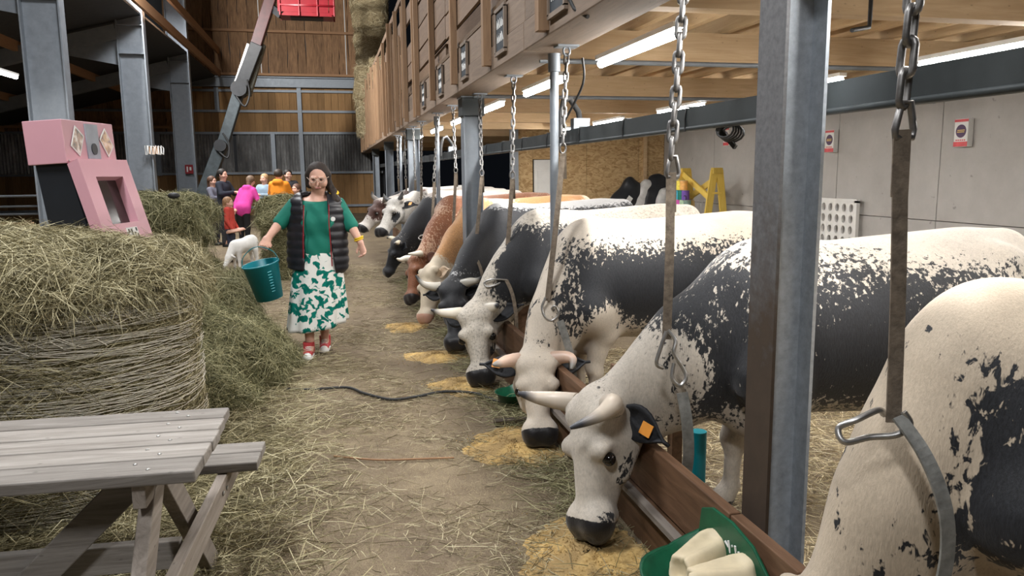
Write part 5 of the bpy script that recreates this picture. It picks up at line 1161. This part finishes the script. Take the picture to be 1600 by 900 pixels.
# ================================================================== SALT FEEDER by the front column
def feeder(x, y, z, rz, lab, salt=True):
    o = empty('corner_feeder', (x, y, z), rz, lab, 'feeder', 'green plastic feeders hooked on the kerb')
    out = [(-.02, -.17), (.03, -.21), (-.14, -.20), (-.26, -.13), (-.33, .0), (-.26, .13), (-.14, .20), (.02, .19)]
    pl = smooth([(.0, -.20, 0), (-.12, -.21, 0), (-.25, -.15, 0), (-.31, .0, 0), (-.25, .15, 0), (-.12, .21, 0), (.0, .20, 0)], 5); n = len(pl); vs = []
    hh = lambda p: .13 + (.16 * max(0, 1 - abs(p[1]) / .2) ** .8 if False else 0) + .05 * max(0, (p[0] + .12) / .12)
    for sc, zz in ((.80, 0), (1.0, 1), (1.05, 1.02), (1.03, 1.0), (.95, .98), (.76, .08)):
        for p in pl: vs.append((p[0] * sc, p[1] * sc, zz * hh(p)))
    fs = [(i * n + j, i * n + j + 1, (i + 1) * n + j + 1, (i + 1) * n + j) for i in range(5) for j in range(n - 1)]; fs += [tuple(range(n))[::-1], tuple(range(5 * n, 6 * n))]
    b = MB(); b.add(vs, fs, True); b.build('bowl', M['green'], o)
    back = [(0, -.205, 0), (0, -.215, .20), (0, -.12, .27), (0, .0, .30), (0, .12, .30), (0, .19, .27), (0, .205, .18), (0, .2, 0)]
    MB().prism(back, (-.012, 0, 0)).build('back_plate', M['green'], o, .004)
    if salt:
        for k, (cx, cy, a) in enumerate(((-.10, .05, .35), (-.11, -.09, -.2))):
            s = SDF(.03); s.cone((-.075, -.01, .04), (.075, .01, .05), .078, .085, squash(np.eye(3), (1, .8, .95))); s.ball((-.13, 0, .05), .05, k=.015, sub=True); s.cone((-.10, .015, .135), (.05, .0, .15), .048, .05, k=.015, sub=True); s.ball((.15, -.06, .10), .05, k=.015, sub=True); s.ball((-.1, -.0, .02), .02, k=.02, sub=True)
            so = empty('salt_lick', (x + cx * math.cos(rz) - cy * math.sin(rz), y + cx * math.sin(rz) + cy * math.cos(rz), z + .105), rz + a, 'worn cream salt lick in the green feeder, %s' % ('the one nearer the spotted head' if k == 0 else 'the one nearer the front column'), 'salt lick', 'salt licks in the feeder')
            smesh('block', s, (-.2, -.15, -.06), (.2, .15, .2), .01, M['salt'], so)
    return o
f1 = feeder(1.27, 2.20, .16, math.radians(4), 'green plastic corner feeder with salt licks at the foot of the front column')
b = MB(); [b.tube([(-.008 - .002, -.06 + .02 * k + .01 * math.sin(k), .19 + .015 * (k % 3)), (-.014, -.05 + .02 * k, .22 + .01 * (k % 2))], .005, 4) for k in range(5)]; b.build('chalky_mark', M['white'], f1)
f3 = feeder(1.25, 5.1, .02, 0, 'small green plastic feeder half hidden by the white faced cow', False); f3.scale = (.6, .6, .6)
o = MB().cyl((0, 0, 0), (0, 0, .35), .04, n=16).build('stake', M['teal']); o.location = (1.72, 3.35, 0); tag(o, 'short teal plastic pipe stub in the straw behind the kerb', 'pipe')
o = MB().ball((0, 0, .04), (.07, .06, .045), 14, 8).build('stone', plain('purple_brown_lump', (.07, .04, .05), .7)); o.location = (1.0, 2.12, .0); tag(o, 'dark lump on the floor just left of the green feeder with salt', 'lump')

# ================================================================== GAME STAND, CANS, PERFORATED PANEL, SIGN BOXES, SACKS
gs = empty('ladder_stand', (6.62, 13.1, 0), label='yellow wooden trestle stand with a can shelf against the concrete wall', cat='stand')
def aframe(y):
    for sx in (-1, 1): MB().bar((sx * .26, y, 0), (sx * .05, y, 1.62), .035, .13, (1, 0, 0)).build('trestle_leg', M['yellow'], gs, .003)
    MB().box((-.09, y - .05, 1.56), (.09, y + .05, 1.66)).build('cap', M['yellow'], gs, .003)
    for z in (.35, .8, 1.2): MB().box((-.26 + .13 * z, y - .02, z), (.26 - .13 * z, y + .02, z + .035)).build('rung', M['yellow'], gs)
aframe(-.62); aframe(.62)
MB().bar((-.05, .6, 1.55), (-.05, -.5, 1.12), .04, .11).build('brace', M['yellow'], gs, .003); MB().bar((.05, -.6, 1.50), (.05, .5, 1.12), .04, .11).build('brace', M['yellow'], gs, .003)
MB().box((-.32, -.52, .70), (-.12, .52, .72)).build('shelf', M['white'], gs)
b = MB()
for k in range(9): b.tube([(-.14, -.5 + .12 * k, .72), (-.14, -.5 + .12 * k, 1.1)], .004, 4)
for k in range(4): b.tube([(-.14, -.5, .75 + .11 * k), (-.14, .5, .75 + .11 * k)], .004, 4)
tag(b.build('wire_grid', M['hook'], gs), kind='stuff')
MB().tube([(-.27, .06 + .05 * math.cos(a), 1.11 + .05 * math.sin(a)) for a in ang], .008, 6, closed=True).build('wire_ring', M['rubber'], gs)
cans = [(5, [('white', (.62, .60, .58)), ('yellow', (.80, .62, .03)), ('pale green', (.35, .62, .48)), ('dark red', (.30, .03, .05)), ('bright blue', (.03, .30, .62))]),
        (4, [('lilac', (.55, .32, .58)), ('magenta', (.62, .10, .42)), ('mint', (.42, .60, .42)), ('grey green', (.20, .30, .26))]), (3, [('sky blue', (.05, .42, .62)), ('deep green', (.02, .20, .15)), ('purple', (.16, .08, .38))]), (2, [('lemon yellow', (.85, .72, .10)), ('orange', (.80, .42, .12))])]
for r, (n_, cs) in enumerate(cans):
    for k, (cn, c) in enumerate(cs):
        y = 13.1 + .30 - (k - (n_ - 1) / 2) * .165; z = .72 + .178 * r
        if r == 0: y = 13.1 + .3 - (k - 2) * .165
        o = empty('can', (6.40, y, z), label='%s painted tin can, row %s of the pyramid on the yellow stand' % (cn, ['one, the lowest,', 'two', 'three', 'four, the top,'][r]), cat='can', group='painted cans stacked in a pyramid')
        MB().cyl((0, 0, .002), (0, 0, .174), .072, n=20).build('sleeve', plain('can_' + cn.replace(' ', '_'), c, .4, 0, .2, 18), o); MB().cyl((0, 0, .170), (0, 0, .178), .068, n=20).build('rim', M['hook'], o)
# white board with round holes
pb = empty('hole_board', (7.14, 9.75, 0), label='white board punched with a grid of round holes, leaning on the concrete wall', cat='board')
b = MB(); nx, nz, s = 5, 6, .155; z0 = .22; y0 = -.38
for i in range(nx):
    for j in range(nz):
        cy, cz = y0 + (i + .5) * s, z0 + (j + .5) * s; q = []
        for xx in (-.05, -.02):
            ring = [(xx, cy + .045 * math.cos(a), cz + .058 * math.sin(a)) for a in np.linspace(0, 6.2832, 17)[:-1]]
            sqr = []
            for a in np.linspace(0, 6.2832, 17)[:-1]:
                m_ = max(abs(math.cos(a)), abs(math.sin(a))); sqr.append((xx, cy + s / 2 * math.cos(a) / m_, cz + s / 2 * math.sin(a) / m_))
            q.append((ring, sqr))
        vs = q[0][0] + q[0][1] + q[1][0] + q[1][1]
        b.add(vs, [(k, (k + 1) % 16, 16 + (k + 1) % 16, 16 + k) for k in range(16)] + [(32 + k, 48 + k, 48 + (k + 1) % 16, 32 + (k + 1) % 16) for k in range(16)] + [(k, 32 + k, 32 + (k + 1) % 16, (k + 1) % 16) for k in range(16)])
b.build('perforated_sheet', M['white'], pb); MB().box((-.06, y0 - .05, .15), (-.01, y0, z0 + nz * s + .03)).build('edge_strip', M['white'], pb); MB().box((-.06, y0 + nx * s, .15), (-.01, y0 + nx * s + .05, z0 + nz * s + .03)).build('edge_strip', M['white'], pb)
MB().box((-.06, y0 - .05, z0 + nz * s), (-.01, y0 + nx * s + .05, z0 + nz * s + .05)).build('edge_strip', M['white'], pb); MB().box((-.08, y0 - .1, 0), (.0, y0 + nx * s + .1, .22)).build('foot', M['white'], pb)
# the red and white cartons on the wall
M['dkpurple'] = plain('dark_purple_print', (.07, .03, .09), .5); M['ylw'] = plain('yellow_print', (.75, .52, .15), .5); M['rd'] = plain('red_print', (.62, .08, .09), .5)
for (y, z, lab) in ((13.1, 2.22, 'red and white carton high on the concrete wall, above the yellow stand'), (10.05, 2.02, 'red and white carton on the wall just right of the front column'), (7.62, 2.02, 'largest looking red and white carton, right of the nearest chain')):
    o = empty('wall_carton', (7.19, y, z), label=lab, cat='carton', group='red and white cartons on the wall')
    MB().box((-.075, -.10, -.16), (-.0, .10, .16)).build('carton', M['white'], o, .004)
    MB().box((-.078, -.10, .125), (-.075, .10, .155)).build('red_band', M['rd'], o); MB().box((-.078, -.10, -.155), (-.075, .10, -.10)).build('red_band', M['rd'], o)
    MB().prism([(-.078, .075 * math.cos(a), .02 + .075 * math.sin(a)) for a in np.linspace(0, 6.2832, 25)[:-1]], (.003, 0, 0)).build('round_emblem', M['dkpurple'], o)
    b = MB(); b.box((-.080, -.055, .025), (-.078, .05, .035)); b.box((-.080, -.05, .005), (-.078, .055, .015)); b.build('emblem_lettering', M['ylw'], o); tag(o.children[-1] if o.children else o, kind=None)
    b = MB(); [b.box((-.078, -.07 + .03 * k, -.09), (-.0765, -.05 + .03 * k, -.075)) for k in range(5)]; tag(b.build('small_print', M['rd'], o), kind='stuff')
# slumped black and white sacks by the strand board
for k, (x, y, z, ln, w, rx_, m, lab) in enumerate(((6.05, 15.45, .95, .95, .42, -38, 'black', 'black plastic sack leaning at the left of the pile by the strand board wall'), (6.42, 15.4, .90, 1.0, .30, -30, 'white', 'white sack wedged between black ones in the pile'), (6.72, 15.42, .92, 1.0, .44, -22, 'black', 'black sack with a grey label in the middle of the pile'),
                                                   (6.84, 15.2, .80, .9, .28, -18, 'white', 'white sack at the right end of the pile, near the concrete wall'), (6.35, 14.9, .35, 1.2, .55, 80, 'black', 'black sack lying at the foot of the sack pile'), (5.75, 15.2, .28, .9, .5, -75, 'black', 'low black sack left of the leaning pile'), (6.62, 14.85, .45, .8, .4, -60, 'white', 'white sack lying low in front of the leaning sacks'))):
    s = SDF(.06); w *= 1.45; s.cone((0, 0, -ln / 2 + .15), (0, 0, ln / 2 - .15), w * .5, w * .44, squash(np.eye(3), (1, .6, 1))); s.cone((-.12, 0, ln / 2 - .08), (.12, 0, ln / 2 - .08), .05, .05)
    o = empty('plastic_sack', (x, y, z), label=lab, cat='sack', group='plastic sacks piled by the strand board wall'); o.rotation_euler = (math.radians(-8), -math.radians(rx_), 0)
    smesh('sack_body', lumpy(s, .014, 9, 60 + k), (-.4, -.3, -ln / 2 - .1), (.4, .3, ln / 2 + .1), .022, plain('sack_' + m, (.022, .024, .028) if m == 'black' else (.58, .58, .57), .32, 0, .2, 6, .3), o)
    if k in (0, 2): MB().box((-.06, -w * .31 - .012, .0), (.05, -w * .31 - .004, .13)).build('label_patch', M['white'], o)

# ================================================================== BOOM LIFT
bl = empty('boom_lift', (-3.7, 24, 0), label='telescopic boom lift with raised red basket in front of the back wall', cat='lift')
L_ = lambda x, y, z: (x + 3.7, y - 24, z)
M['boomdark'] = plain('dark_boom_steel', (.018, .019, .021), .5, .1, .3); M['boomgrey'] = plain('boom_grey', (.04, .05, .055), .45, .15, .3); M['boomred'] = plain('boom_red', (.05, .014, .014), .45, 0, .3)
MB().box((-1.0, -.9, .35), (.9, .9, .85)).build('chassis', M['boomred'], bl, .03); MB().box((-.5, -.5, .85), (.5, .5, 1.05)).build('turret', M['boomdark'], bl, .03)
for x in (-.75, .65):
    for y in (-.95, .95): MB().cyl((x, y - .14, .40), (x, y + .14, .40), .40, n=28).build('wheel', M['rubber'], bl)
MB().bar(L_(-3.66, 24, 1.0), L_(-3.02, 24, 2.5), .34, .42, (0, 1, 0)).build('lower_arm', M['boomgrey'], bl, .02)
MB().bar(L_(-3.06, 24.1, 2.35), L_(-2.43, 24.1, 4.12), .30, .36, (0, 1, 0)).build('middle_arm', M['boomgrey'], bl, .02)
MB().bar(L_(-2.46, 23.95, 3.95), L_(-1.88, 23.95, 5.3), .34, .5, (0, 1, 0)).build('upper_arm', M['boomdark'], bl, .02)
MB().bar(L_(-2.25, 24.15, 3.9), L_(-1.75, 24.15, 5.35), .20, .3, (0, 1, 0)).build('lift_cylinder_cover', plain('grey_green_cover', (.20, .20, .16), .5), bl, .02)
MB().bar(L_(-1.98, 23.95, 5.1), L_(-1.38, 23.95, 6.75), .30, .42, (0, 1, 0)).build('telescope', M['boomred'], bl, .02)
MB().bar(L_(-2.62, 23.8, 4.0), L_(-2.12, 23.8, 5.3), .05, .06).build('hydraulic_rod', M['hook'], bl)
for p, r in ((L_(-3.04, 24, 2.45), .17), (L_(-2.44, 24, 4.05), .22)): MB().cyl((p[0], p[1] - .35, p[2]), (p[0], p[1] + .35, p[2]), r, n=20).build('elbow_joint', M['boomdark'], bl)
b = MB(); b.tube(smooth([L_(-2.55, 23.7, 3.9), L_(-2.3, 23.65, 3.55), L_(-2.15, 23.7, 3.9), L_(-2.2, 23.7, 4.3)]), .03, 6); b.tube(smooth([L_(-3.1, 23.7, 2.3), L_(-2.85, 23.65, 2.1), L_(-2.8, 23.7, 2.5), L_(-2.95, 23.7, 2.8)]), .03, 6); b.build('hoses', M['rubber'], bl); tag(COL.objects['hoses'], kind='stuff')
bs = empty('basket', L_(-.45, 23.6, 6.02)); bs.parent = bl
MB().prism([(-.72, -.35, 0), (.72, -.35, 0), (.60, -.35, .10), (-.60, -.35, .10)], (0, .75, 0)).build('floor_pan', M['red'], bs)
MB().box((-.45, -.2, -.02), (.45, .3, .0)).build('tread_plate', M['boomdark'], bs)
for z in (.28, .62, 1.05): b = MB(); b.tube([(-.75, -.38, z), (.78, -.38, z), (.78, .42, z), (-.75, .42, z)], .028, 8, closed=True); b.build('rail', M['red'], bs)
for x in (-.72, -.2, .3, .76):
    for y in (-.38, .42): MB().cyl((x, y, .0), (x, y, 1.05), .025, n=8).build('rail_post', M['red'], bs)
MB().box((-.78, -.36, .10), (.60, -.33, .55)).build('side_sheet', M['red'], bs); MB().box((.62, -.36, .04), (.76, .40, .60)).build('end_sheet', M['red'], bs)
MB().bar(L_(-1.5, 23.95, 6.4), L_(-1.15, 23.7, 6.1), .14, .2).build('basket_mount', M['boomdark'], bl)

# ================================================================== PALLET CRATE AND GATE on the left
pc = empty('wooden_crate', (-6.0, 15.6, 0), rz=math.radians(12), label='slatted wooden crate behind the hay at the left edge', cat='crate')
for x in (-.55, 0, .55):
    for y in (-.4, .4): MB().box((x - .05, y - .04, 0), (x + .05, y + .04, .82)).build('post', M['slat'], pc)
for z in (.12, .30, .48, .68):
    for y in (-.46, .46): MB().box((-.62, y - .012, z), (.62, y + .012, z + .10)).build('slat', M['glulam_x'], pc)
for z in (.12, .30, .48, .68): MB().box((.61, -.46, z), (.63, .46, z + .10)).build('slat', M['glulam_x'], pc)
gt = empty('pen_gate', (-6.3, 16.9, 0), label='galvanised tube pen gate behind the wooden crate', cat='gate')
for z in (.3, .6, .9, 1.05, 1.25): MB().tube([(-2.2, 0, z), (.75, 0, z)], .022, 8).build('rail', M['galv'], gt)
for x in (-2.2, -.55, .72): MB().box((x - .035, -.03, 0), (x + .035, .03, 1.28)).build('upright', M['galv'], gt)
